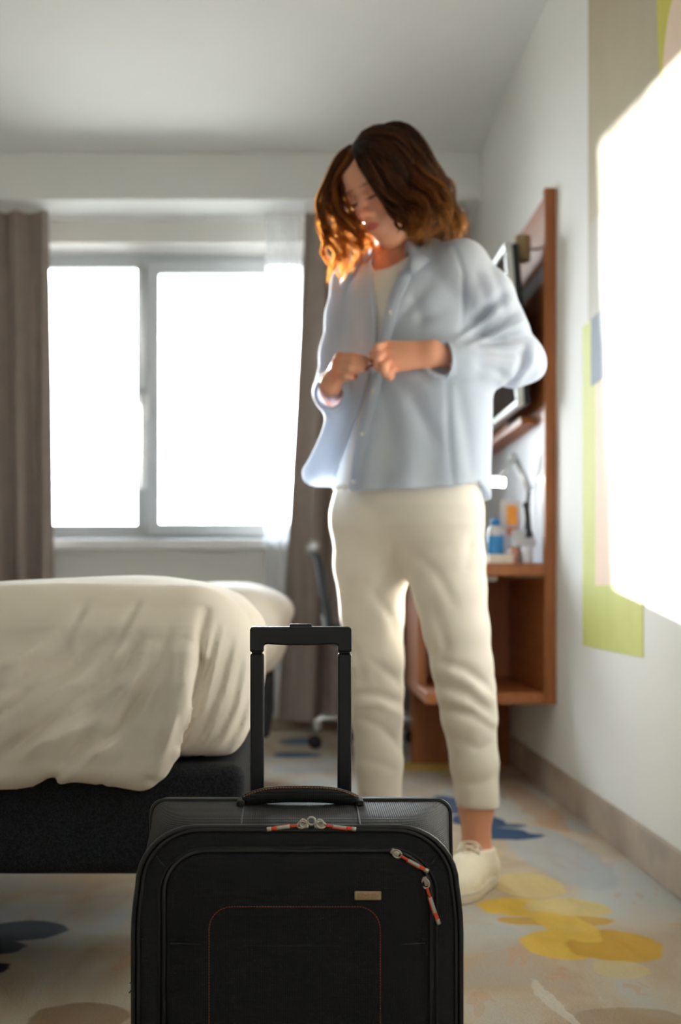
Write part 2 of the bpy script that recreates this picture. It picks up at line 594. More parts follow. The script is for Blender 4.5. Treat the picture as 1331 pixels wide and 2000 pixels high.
def struct(name, mb, mat, parent=None, smooth=False):
    o = mb.build(name, mat, parent, smooth)
    if parent is None:
        o['kind'] = 'structure'
    return o
struct('floor', MB().box((LW - 0.1, FW - 0.1, -0.1), (RW + 0.1, BW + 0.1, 0)), M_carpet)
struct('ceiling', MB().box((LW - 0.1, FW - 0.1, CZ), (RW + 0.1, BW + 0.42, CZ + 0.1)), M_ceil)
wall_right = struct('wall_right', MB().box((RW, FW - 0.1, 0), (RW + 0.12, BW + 0.42, CZ)), M_wall)
struct('wall_left', MB().box((LW - 0.12, FW - 0.1, 0), (LW, BW + 0.42, CZ)), M_wall)
struct('wall_front', MB().box((LW, FW - 0.12, 0), (RW, FW, CZ)), M_wall)
# window wall with its opening
WX0, WX1, WZ0, WZ1 = -1.33, 0.13, 0.905, 2.32
wb = MB()
wb.box((LW, BW, 0), (WX0, BW + 0.36, CZ)); wb.box((WX1, BW, 0), (RW, BW + 0.36, CZ))
wb.box((WX0, BW, 0), (WX1, BW + 0.36, WZ0)); wb.box((WX0, BW, WZ1), (WX1, BW + 0.36, CZ))
struct('wall_back', wb, M_wall)
# boxed-in bulkhead over the window
struct('trim_1', MB().box((LW, 6.39, 2.42), (RW, BW, CZ), 0.004), M_ceil)
# window board
struct('trim_2', MB().box((-1.38, BW - 0.10, 0.855), (0.0, BW + 0.22, 0.905), 0.008), M_trim)

# baseboard, carpet-coloured strip along the right wall
n = NT('baseboard_strip'); v = n.coords()
M_base = n.done(n.principled(n.ramp(n.noise(n.coords((1, 0.6, 1)), 4, 4), [(0.35, srgb(150, 132, 116)), (0.6, srgb(176, 160, 142)), (0.8, srgb(136, 130, 126))]), 0.8, 0, n.noise(v, 300), 0.3, 0.001))
struct('baseboard_right', MB().box((RW - 0.012, FW, 0), (RW, 5.44, 0.103), 0.003), M_base)
struct('baseboard_back', MB().box((LW, BW - 0.012, 0), (RW, BW, 0.09), 0.003), M_base)
struct('baseboard_left', MB().box((LW, FW, 0), (LW + 0.012, BW, 0.103), 0.003), M_base)

# painted mural on the right wall: flat vinyl shapes and one painted shadow, 1 mm proud
def mural(name, yz, c, lift):
    pts = np.array([[RW - 0.001 - lift, y, z] for y, z in yz])
    return MB().prism(pts, (0.0012 + lift, 0, 0)).build(name, plain('mural_' + name, c, 0.7, var=0.03, scale=8, bump=0), wall_right)
def arc(cy, cz, ry, rz, a0=0, a1=360, k=36):
    return [(cy + ry * math.cos(math.radians(t)), cz + rz * math.sin(math.radians(t))) for t in np.linspace(a0, a1, k, endpoint=(a1 - a0) < 360)]
mural('tan_field', [(4.056, 1.43), (4.056, CZ - 0.001), (1.6, CZ - 0.001), (1.6, 1.43)], srgb(184, 172, 142), 0.0)
mural('shadow_field', [(4.04, 1.70), (3.0, 1.70), (3.0, 1.43), (4.04, 1.43)], srgb(188, 184, 172), 0.001)  # grey tone paints in the shadow falling across the wall
mural('green_frame', [(4.13, 1.43), (3.955, 1.43), (3.955, 0.68), (3.416, 0.68), (3.416, 0.505), (4.13, 0.505)], srgb(205, 209, 112), 0.001)
mural('peach_field', [(3.955, 1.24), (3.45, 1.24), (3.45, 0.68), (3.955, 0.68)], srgb(242, 212, 186), 0.001)
mural('blue_field', [(4.01, 1.24), (3.55, 1.24), (3.55, 1.43), (4.01, 1.43)], srgb(112, 122, 140), 0.002)
mural('yellow_petal', arc(3.17, 2.06, 0.115, 0.33), srgb(206, 196, 60), 0.001)
mural('peach_petal', arc(3.12, 1.72, 0.13, 0.26), srgb(244, 216, 192), 0.0015)

# ------------------------------------------------------------------ window
M_frame = plain('window_grey', srgb(192, 198, 202), 0.4, var=0.03)
M_alu = plain('brushed_metal', srgb(222, 222, 222), 0.3, 0.4, var=0.03)
n = NT('window_glass')
tr = n.n('ShaderNodeBsdfTransparent'); tr.inputs[0].default_value = (0.97, 0.985, 0.98, 1)
gl = n.n('ShaderNodeBsdfGlossy'); gl.inputs['Roughness'].default_value = 0.02
fr = n.n('ShaderNodeFresnel'); fr.inputs[0].default_value = 1.45
ms = n.n('ShaderNodeMixShader'); n.l(fr.outputs[0], ms.inputs[0]); n.l(tr.outputs[0], ms.inputs[1]); n.l(gl.outputs[0], ms.inputs[2])
M_glass = n.done(ms)
win = bpy.data.objects.new('window_1', None); COL.objects.link(win)
win.location = (-0.6, 7.05, WZ0); OFF['window_1'] = np.array([-0.6, 7.05, WZ0]); win['kind'] = 'structure'
y0, y1 = 7.01, 7.09
def ring(q, x0, x1, z0, z1, t, ya, yb):
    """Rectangular frame with mitred corners as one closed solid."""
    o = [(x0, z0), (x1, z0), (x1, z1), (x0, z1)]; i = [(x0 + t, z0 + t), (x1 - t, z0 + t), (x1 - t, z1 - t), (x0 + t, z1 - t)]
    R = [[(x, y, z) for x, z in c] for c, y in ((o, ya + 0.005), (o, yb), (i, yb), (i, ya + 0.005))]
    R.insert(0, [(x, ya, z) for x, z in [(x0 + 0.005, z0 + 0.005), (x1 - 0.005, z0 + 0.005), (x1 - 0.005, z1 - 0.005), (x0 + 0.005, z1 - 0.005)]])
    R.append([(x, ya, z) for x, z in [(x0 + t - 0.005, z0 + t - 0.005), (x1 - t + 0.005, z0 + t - 0.005), (x1 - t + 0.005, z1 - t + 0.005), (x0 + t - 0.005, z1 - t + 0.005)]])
    return q.loft(R + [R[0]], cap=False)
fm = MB()
ring(fm, WX0, WX1, WZ0, WZ1, 0.048, y0, y1)
fm.box((-0.765, y0 + 0.003, 0.953), (-0.69, y1 - 0.003, 2.272), 0.004)
fm.build('frame', M_frame, win)
def sash(x0, x1, z0, z1, t, y):
    q = ring(MB(), x0, x1, z0, z1, t, y, y + 0.05)
    s = q.build('sash', M_frame, win)
    MB().box((x0 + t * 0.8, y + 0.02, z0 + t * 0.8), (x1 - t * 0.8, y + 0.026, z1 - t * 0.8)).build('pane', M_glass, s)
    return s
sash(-1.29, -0.737, 0.945, 2.295, 0.041, y0 + 0.005)
sh = sash(-0.730, 0.095, 0.925, 2.285, 0.066, y0 - 0.025)
hd_ = MB(); hd_.box((-0.758, y0 - 0.052, 1.50), (-0.716, y0 - 0.018, 1.62), 0.008); hd_.tube(crom([(-0.737, y0 - 0.05, 1.56), (-0.737, y0 - 0.075, 1.54), (-0.737, y0 - 0.078, 1.45), (-0.737, y0 - 0.07, 1.20), (-0.737, y0 - 0.062, 1.16)], 6), 0.015, 12)
hd_.build('handle', M_alu, sh, True)['label'] = 'silver window handle'
MB().tube([(-0.745, y0 - 0.03, 1.66), (-0.745, y0 - 0.03, 2.24)], 0.016, 10).build('lock_rail', M_alu, sh, True)

# ------------------------------------------------------------------ curtains
def curtain(name, x0, x1, z0, z1, y, waves, amp, mat, label, flare=0.0, inner=0.0, seed=1):
    nx, nz = int(waves * 14) + 1, 26
    r = np.random.default_rng(seed)
    u = np.linspace(0, 1, nx); w = np.linspace(0, 1, nz)
    ph = np.cumsum(1 + 0.35 * np.sin(np.linspace(0, 9, nx) + r.uniform(0, 6))); ph = ph / ph[-1] * waves * 2 * np.pi
    V = []
    for t in w:
        z = z1 + (z0 - z1) * t
        xa = x0 - inner * t
        xx = xa + (x1 + flare * t - xa) * u
        yy = y + amp * (0.7 + 0.5 * t) * np.sin(ph + 0.5 * np.sin(3 * t + ph * 0.3)) + 0.006 * np.sin(5 * t + 2 * ph)
        V.append(np.stack([xx + 0.006 * np.sin(ph * 2 + 4 * t), yy, np.full(nx, z)], 1))
    V = np.array(V).reshape(-1, 3)
    F = np.array([[i * nx + j, i * nx + j + 1, (i + 1) * nx + j + 1, (i + 1) * nx + j] for i in range(nz - 1) for j in range(nx - 1)])
    root = thing(name, ((x0 + x1) / 2, y, z0), label, 'curtain')
    link_mesh('cloth', V, F, mat, root)
    MB().box((x0, y - 0.012, z1 - 0.002), (x1, y + 0.012, z1 + 0.02), 0.003).build('rail', M_trim, root)
    hm = V[-nx:]
    MB().tube(hm, 0.006, 6).build('hem', mat, root, True)
    return root
M_drape = cloth('taupe_drape', srgb(158, 145, 138), 700, 0.3, 0.0, 0.05)
curtain('curtain', -2.25, -1.135, 0.064, 2.415, 6.58, 9, 0.045, M_drape, 'taupe drape at the left end of the window, behind the beds', 0.03, seed=3)
curtain('curtain', 0.047, 0.80, 0.064, 2.415, 6.58, 6, 0.04, M_drape, 'taupe drape right of the window, behind the woman and chair', 0.0, 0.115, seed=5)
n = NT('sheer_voile')
tl = n.n('ShaderNodeBsdfTranslucent'); tl.inputs[0].default_value = (0.7, 0.74, 0.78, 1)
tp = n.n('ShaderNodeBsdfTransparent'); df = n.n('ShaderNodeBsdfDiffuse'); df.inputs[0].default_value = (0.9, 0.92, 0.94, 1)
m1 = n.n('ShaderNodeMixShader'); m1.inputs[0].default_value = 0.35; n.l(df.outputs[0], m1.inputs[1]); n.l(tl.outputs[0], m1.inputs[2])
m2 = n.n('ShaderNodeMixShader')
wv = n.noise(n.coords((60, 60, 4)), 6, 2); n.l(n.math('MULTIPLY_ADD', wv, 0.3, 0.28), m2.inputs[0])
n.l(m1.outputs[0], m2.inputs[1]); n.l(tp.outputs[0], m2.inputs[2])
M_sheer = n.done(m2)
curtain('sheer_curtain', -0.135, 0.035, 0.07, 2.415, 6.655, 4, 0.012, M_sheer, 'narrow white sheer voile gathered beside the right taupe drape', -0.0, seed=8)
# ------------------------------------------------------------------ suitcase
def nylon(name, c, rib=True):
    n = NT(name); v = n.coords()
    w = n.n('ShaderNodeTexWave', bands_direction='Z'); w.inputs['Scale'].default_value = 190; w.inputs['Distortion'].default_value = 0.6; w.inputs['Detail'].default_value = 1
    x = n.n('ShaderNodeTexWave', bands_direction='X'); x.inputs['Scale'].default_value = 120
    n.l(v, w.inputs['Vector']); n.l(v, x.inputs['Vector'])
    h = n.math('ADD', n.math('MULTIPLY', w.outputs['Fac'], 1.0), n.math('MULTIPLY', x.outputs['Fac'], 0.5))
    col = n.mix(n.math('MULTIPLY', h, 0.4), tuple(q * 0.85 for q in c[:3]) + (1,), tuple(q * 1.2 for q in c[:3]) + (1,))
    return n.done(n.principled(col, 0.62, 0, h, 0.4, 0.001, Specular_IOR_Level=0.3))
M_nyl = nylon('black_nylon', srgb(25, 27, 30))
M_nyl2 = nylon('black_nylon_pocket', srgb(14, 16, 21))
M_pipe = plain('black_piping', srgb(22, 23, 26), 0.4, var=0.1, scale=200)
M_plas = plain('black_plastic', srgb(17, 18, 23), 0.32, var=0.08, scale=90, bump=0.05)
M_rub = plain('black_rubber', srgb(24, 24, 26), 0.6)
M_zinc = plain('zipper_metal', srgb(196, 188, 176), 0.3, 0.85, var=0.06)
M_oran = plain('orange_cord', srgb(226, 78, 36), 0.6, var=0.1, scale=400)
M_grey = plain('grey_cord', srgb(190, 182, 168), 0.6)
M_stit = plain('rust_thread', srgb(150, 62, 34), 0.7)
M_stio = plain('tan_thread', srgb(186, 120, 60), 0.7)
M_plate = plain('brass_plate', srgb(182, 160, 128), 0.4, 0.55, var=0.05)

case = thing('suitcase', (0.005, 1.76, 0), 'small black soft-sided suitcase with raised pull handle, in front of the bed', 'suitcase')
CX = 0.0035
def hw(z, tp=0.013):             # half-width of the case at a height
    t = np.clip((z - 0.27) / 0.13, 0, 1)
    return 0.1895 - tp * t * t * (3 - 2 * t)
def outline(zt, zb, r, dw=0.0, y=0.0, na=10, ns=14, x0=CX, tp=0.013):
    """Closed rounded outline of the case, clockwise from the top left corner."""
    P = []
    w = lambda z: float(hw(z, tp)) + dw
    wt = w(zt - r)
    for t in np.linspace(90, 0, na):
        a = math.radians(t); P.append((wt - r + r * math.cos(a), zt - r + r * math.sin(a)))
    for z in np.linspace(zt - r, zb + 0.03, ns)[1:]:
        P.append((w(z), z))
    for t in np.linspace(0, -90, na)[1:]:
        a = math.radians(t); P.append((w(zb) - 0.03 + 0.03 * math.cos(a), zb + 0.03 + 0.03 * math.sin(a)))
    top = np.linspace(wt - r, 0, 7)[1:]
    bot = np.linspace(w(zb) - 0.03, 0, 5)[1:]
    Q = [(x, zt) for x in top[::-1]] + P + [(x, zb) for x in bot]
    L = [(-x, z) for x, z in Q[::-1]][1:-1]
    A = np.array(Q + L)
    return np.stack([A[:, 0] + x0, np.full(len(A), y), A[:, 1]], 1)
rings = []
for y, zt, r, dw, tp, x0 in ((1.885, 0.383, 0.014, -0.012, 0.002, 0.008), (1.878, 0.393, 0.016, -0.003, 0.002, 0.008), (1.86, 0.398, 0.016, 0, 0.002, 0.008), (1.80, 0.4015, 0.016, 0.0, 0.002, 0.0085), (1.775, 0.4015, 0.019, -0.002, 0.003, 0.007), (1.74, 0.4008, 0.028, -0.003, 0.006, 0.0055), (1.69, 0.399, 0.048, -0.001, 0.011, 0.004), (1.66, 0.3935, 0.066, 0, 0.013, CX), (1.652, 0.390, 0.068, -0.003, 0.013, CX)):
    rings.append(outline(zt, 0.055, r, dw, y, x0=x0, tp=tp))
# front: a shallow padded panel
for y, zt, r, dw in ((1.6485, 0.386, 0.066, -0.0075), (1.6475, 0.380, 0.062, -0.014), (1.6455, 0.365, 0.055, -0.03), (1.645, 0.33, 0.05, -0.07)):
    rings.append(outline(zt, 0.06, r, dw, y))
shell = auto_smooth(MB().loft(rings).build('shell', M_nyl, case), 60)
MB().tube(outline(0.392, 0.055, 0.067, 0.0005, 1.655), 0.0038, 8, closed=True).build('front_piping', M_pipe, case, True)
MB().tube(outline(0.390, 0.055, 0.066, -0.0055, 1.6485), 0.0022, 6, closed=True).build('main_zipper', M_rub, case, True)
MB().tube(outline(0.402, 0.055, 0.016, 0.001, 1.80, x0=0.0085, tp=0.002), 0.003, 8, closed=True).build('rear_piping', M_pipe, case, True)

# pocket: its own raised rounded panel with zipper round it
def rrect(x0, x1, z0, z1, r, y, n=10, open_bottom=False):
    P = []
    for cx, cz, a0 in ((x0 + r, z1 - r, 180), (x1 - r, z1 - r, 90)):
        for t in np.linspace(a0, a0 - 90, n):
            a = math.radians(t); P.append((cx + r * math.cos(a), y, cz + r * math.sin(a)))
    if open_bottom:
        P = [(x0, y, z) for z in np.linspace(z0, z1 - r, 20)[:-1]] + P + [(x1, y, z) for z in np.linspace(z1 - r, z0, 20)[1:]]
        return np.array(P)
    rb = 0.02
    for cx, cz, a0 in ((x1 - rb, z0 + rb, 0), (x0 + rb, z0 + rb, -90)):
        for t in np.linspace(a0, a0 - 90, n):
            a = math.radians(t); P.append((cx + rb * math.cos(a), y, cz + rb * math.sin(a)))
    return np.array(P)
px0, px1, pzt, pzb = -0.1485, 0.1565, 0.3665, 0.085
R = [rrect(px0 + i, px1 - i, pzb + i, pzt - i, max(0.048 - i, 0.02), y) for i, y in ((0, 1.650), (0.0008, 1.640), (0.003, 1.6345), (0.007, 1.6315), (0.02, 1.6285), (0.045, 1.6268), (0.08, 1.6262))]
auto_smooth(MB().loft(R).build('front_pocket', M_nyl2, case), 60)
MB().tube(rrect(px0 - 0.001, px1 + 0.001, pzb, pzt + 0.001, 0.049, 1.6415), 0.0032, 8, closed=True).build('pocket_piping', M_pipe, case, True)
MB().tube(rrect(px0 - 0.0075, px1 + 0.0085, pzb - 0.004, pzt + 0.003, 0.054, 1.646), 0.002, 6, closed=True).build('pocket_zipper', M_rub, case, True)
# seam of the lower pocket, sagging a little; its lip stands proud
xs = np.linspace(-0.142, 0.150, 24)
sag = 0.2637 - 0.0022 * np.cos((xs - 0.004) / 0.148 * np.pi / 2)
MB().tube(np.stack([xs, np.full(24, 1.6272) + 0.003 * (np.abs(xs) / 0.15) ** 4, sag], 1), 0.0011, 8).build('pocket_lip', M_pipe, case, True)
MB().tube(np.stack([xs, np.full(24, 1.6275) + 0.003 * (np.abs(xs) / 0.15) ** 4, sag + 0.0034], 1), 0.0013, 6).build('pocket_welt', M_nyl2, case, True)
# rust stitching: single stitches along a rounded line
def stitches(name, path, mat, step=0.0032, ln=0.0022, r=0.00042):
    d = np.r_[0, np.cumsum(np.linalg.norm(np.diff(path, axis=0), axis=1))]
    q = MB()
    for s in np.arange(0, d[-1] - ln, step):
        a = np.array([np.interp(s, d, path[:, i]) for i in range(3)]); b = np.array([np.interp(s + ln, d, path[:, i]) for i in range(3)])
        q.tube(np.stack([a, b]), r, 4)
    o = q.build(name, mat, case); o['kind'] = 'stuff'
    return o
stitches('stitching', rrect(-0.0975, 0.0985, 0.09, 0.3065, 0.026, 1.6262, open_bottom=True), M_stit)
# diagonal corner seams, top panel seams
for a, b in (((-0.160, 0.360), (-0.141, 0.338)), ((0.166, 0.360), (0.149, 0.340))):
    MB().tube([(a[0], 1.6478, a[1]), (b[0], 1.6468, b[1])], 0.0009, 6).build('corner_seam', M_pipe, case, True)
for x in (-0.062, 0.077):
    MB().tube([(x, y, z + 0.0004) for y, z in ((1.655, 0.392), (1.665, 0.395), (1.69, 0.399), (1.74, 0.4015), (1.80, 0.401), (1.86, 0.397))], 0.0009, 6).build('panel_seam', M_pipe, case, True)
# metal badge
pl = MB().box((0.069, 1.6235, 0.3145), (0.0995, 1.627, 0.3245), 0.0012).build('badge', M_plate, case); pl['label'] = 'small brass-coloured metal badge'
MB().box((0.0715, 1.6229, 0.3166), (0.097, 1.6240, 0.3224), 0.0004).build('badge_field', plain('badge_worn', srgb(168, 138, 110), 0.5, 0.4, var=0.2, scale=500), pl)

# zipper pulls
def pull(p, d, ln, lift):
    p = np.array(p, float); d = np.array(d, float); d /= np.linalg.norm(d)
    side = np.cross(d, lift); side /= np.linalg.norm(side); lift = np.array(lift, float)
    s = MB().obox(p, d * 0.0055, side * 0.0035, lift * 0.0022, 0.0012)
    s.tube([p + lift * 0.003 + d * (0.002 + 0.0055 * math.cos(t)) + side * 0.0042 * math.sin(t) for t in np.linspace(0, 6.28, 16, endpoint=False)], 0.0011, 6, closed=True)
    sl = s.build('zipper_slider', M_zinc, case, True)
    q = p + d * 0.007 + lift * 0.0035
    for name, a, b, r, m in (('cord', 0.0, 0.28, 0.0016, M_oran), ('cord_grip', 0.26, 0.70, 0.0021, M_grey), ('cord', 0.68, 0.9, 0.0023, M_oran), ('cord_tip', 0.86, 1.0, 0.0026, M_zinc)):
        A, B = q + d * ln * a, q + d * ln * b
        MB().tube(np.linspace(A, B, 4), r, 8).build(name, m, sl, True)
    # orange edging beside the grey middle
    MB().tube(np.linspace(q + d * ln * 0.24 + side * 0.0018, q + d * ln * 0.72 + side * 0.0018, 3), 0.0012, 6).build('cord', M_oran, sl, True)
fr = np.array([0, -1.0, 0])
pull((0.1165, 1.6365, 0.3665), (0.040, 0, -0.0225), 0.036, fr)
pull((0.1502, 1.6355, 0.3335), (0.0155, 0, -0.047), 0.044, fr)
up = np.array([0, -0.75, 0.66])
pull((0.011, 1.650, 0.3945), (-1, 0, -0.13), 0.036, up)
pull((0.029, 1.650, 0.3945), (1, 0, -0.13), 0.036, up)
rg = MB()
for x, z, r in ((0.0105, 0.3985, 0.0042), (0.0200, 0.4012, 0.0045), (0.0295, 0.3985, 0.0042)):
    rg.tube([(x + r * math.cos(t), 1.6455, z + r * math.sin(t)) for t in np.linspace(0, 6.28, 18, endpoint=False)], 0.0012, 6, closed=True)
rg.build('zipper_ring', M_zinc, case, True)

# padded carry handle across the top
hx = np.linspace(-0.063, 0.078, 26)
u = (hx - 0.0075) / 0.0705
hz = 0.4045 + 0.0095 * np.clip(1 - np.abs(u) ** 3, 0, 1)
hp = np.stack([hx, np.full(26, 1.775), hz], 1)
hr = 0.0105 - 0.0025 * np.abs(u) ** 4
hn = MB().tube(hp, hr, 14, flat=((0, 1, 0), 1.0))
for o in (hn,):
    carry = hn.build('carry_handle', None or nylon('handle_mesh', srgb(30, 31, 33)), case, True)
tp = hp.copy(); tp[:, 2] += hr * 0.86; tp[:, 1] -= 0.006
stitches('handle_stitching', tp, M_stio, 0.0036, 0.0022, 0.0006)
for s in (-0.0665, 0.0815):
    MB().box((s - 0.005, 1.757, 0.397), (s + 0.005, 1.793, 0.408), 0.003).build('handle_tab', M_nyl, case)

# telescopic pull handle
RY = 1.868
for x in (-0.0485, 0.0660):
    MB().box((x - 0.0092, RY - 0.006, 0.36), (x + 0.0092, RY + 0.006, 0.5855), 0.003, 2).build('pull_rod', M_plas, case)
    cu = MB(); cu.box((x - 0.0072, RY - 0.0045, 0.584), (x + 0.0072, RY + 0.0045, 0.600), 0.002); cu.box((x - 0.0088, RY - 0.0055, 0.5895), (x + 0.0088, RY + 0.0055, 0.5925), 0.001)
    cu.build('rod_collar', M_plas, case)
g = MB()
zt = 0.6205
bar = []
for x in np.linspace(-0.058, 0.0755, 15):
    t = abs((x - 0.00875) / 0.06675); bar.append((x, 0.598 - 0.0016 * (1 - min(1, t) ** 2)))
prof = [(x, zt) for x in (0.0725, -0.055)] + [(-0.058, zt - 0.003), (-0.058, 0.5875), (-0.0395, 0.5875), (-0.0395, 0.596)] + [(x, 0.598 - 0.0022 * (1 - ((x - 0.00875) / 0.048) ** 2)) for x in np.linspace(-0.036, 0.0535, 12)] + [(0.057, 0.596), (0.057, 0.5875), (0.0755, 0.5875), (0.0755, zt - 0.003)]
gp = MB().prism([(x, RY - 0.011, z) for x, z in prof], (0, 0.022, 0)).build('pull_grip', M_plas, case)
bv = gp.modifiers.new('b', 'BEVEL'); bv.width = 0.0025; bv.segments = 2; bv.limit_method = 'ANGLE'
MB().box((-0.006, RY - 0.007, zt - 0.002), (0.0235, RY + 0.007, zt + 0.0035), 0.0015).build('release_button', M_plas, gp)
# wheels and stub feet under the case
for x in (-0.155, 0.162):
    MB().lathe((x - 0.011, 1.845, 0.028), [(0.008, 0), (0.026, 0), (0.028, 0.003), (0.028, 0.019), (0.026, 0.022), (0.008, 0.022)], 20, (1, 0, 0)).build('wheel', M_rub, case, True)
    MB().box((x - 0.02, 1.80, 0.03), (x + 0.02, 1.88, 0.07), 0.006).build('wheel_housing', M_plas, case)
    MB().lathe((x, 1.685, 0), [(0.014, 0), (0.016, 0.004), (0.013, 0.06)], 16).build('foot', M_plas, case, True)
th = MB()
th.tube(crom([(-0.187, 1.68, 0.207), (-0.1895, 1.668, 0.209), (-0.1925, 1.664, 0.2085)], 4), 0.0006, 5)
th.tube(crom([(-0.187, 1.68, 0.199), (-0.1900, 1.668, 0.2005), (-0.1935, 1.664, 0.197)], 4), 0.0006, 5)
th.build('loose_thread', M_rub, case, True)
# ------------------------------------------------------------------ beds
n = NT('bed_upholstery'); v = n.coords()
vo = n.n('ShaderNodeTexVoronoi'); vo.inputs['Scale'].default_value = 380; n.l(v, vo.inputs['Vector'])
hh = vo.outputs['Distance']
M_uph = n.done(n.principled(n.ramp(hh, [(0.15, srgb(44, 49, 54)), (0.6, srgb(20, 23, 27))]), 0.8, 0, hh, 0.5, 0.001, Specular_IOR_Level=0.25))
M_matt = cloth('mattress_ticking', srgb(226, 222, 212), 500, 0.2, 0)
n = NT('duvet_cotton'); v = n.coords()
f = n.noise(v, 9, 3); w = n.noise(v, 700, 2)
M_duv = n.done(n.principled(n.ramp(f, [(0.3, srgb(229, 220, 209)), (0.7, srgb(236, 228, 217))]), 0.8, 0, w, 0.08, 0.0006, Sheen_Weight=0.15, Specular_IOR_Level=0.2))

def bed(y0, y1, x1, label):
    x0 = LW + 0.03
    b = thing('bed', ((x0 + x1) / 2, (y0 + y1) / 2, 0), label, 'bed', 'twin beds')
    MB().box((x0, y0, 0.205), (x1, y1, 0.385), 0.022, 4).build('base', M_uph, b, True)
    auto_smooth(bpy.data.objects[[o.name for o in b.children][0]], 40)
    MB().box((x0 + 0.02, y0 + 0.05, 0.386), (x1 - 0.05, y1 - 0.05, 0.56), 0.05, 4).build('mattress', M_matt, b, True)
    for lx in (x0 + 0.3, x1 - 0.95):
        for ly in (y0 + 0.14, y1 - 0.14):
            MB().lathe((lx, ly, 0), [(0.022, 0), (0.026, 0.01), (0.03, 0.206)], 16).build('leg', M_plas, b, True)
    MB().box((LW + 0.001, y0 - 0.02, 0.1), (LW + 0.0295, y1 + 0.02, 1.1), 0.01).build('headboard', M_uph, b)
    return b
bed(2.30, 3.20, -0.080, 'dark grey upholstered bed with white duvet behind the suitcase')
bed(4.38, 5.28, -0.075, 'second bed with white duvet, behind the nearer bed towards the window')

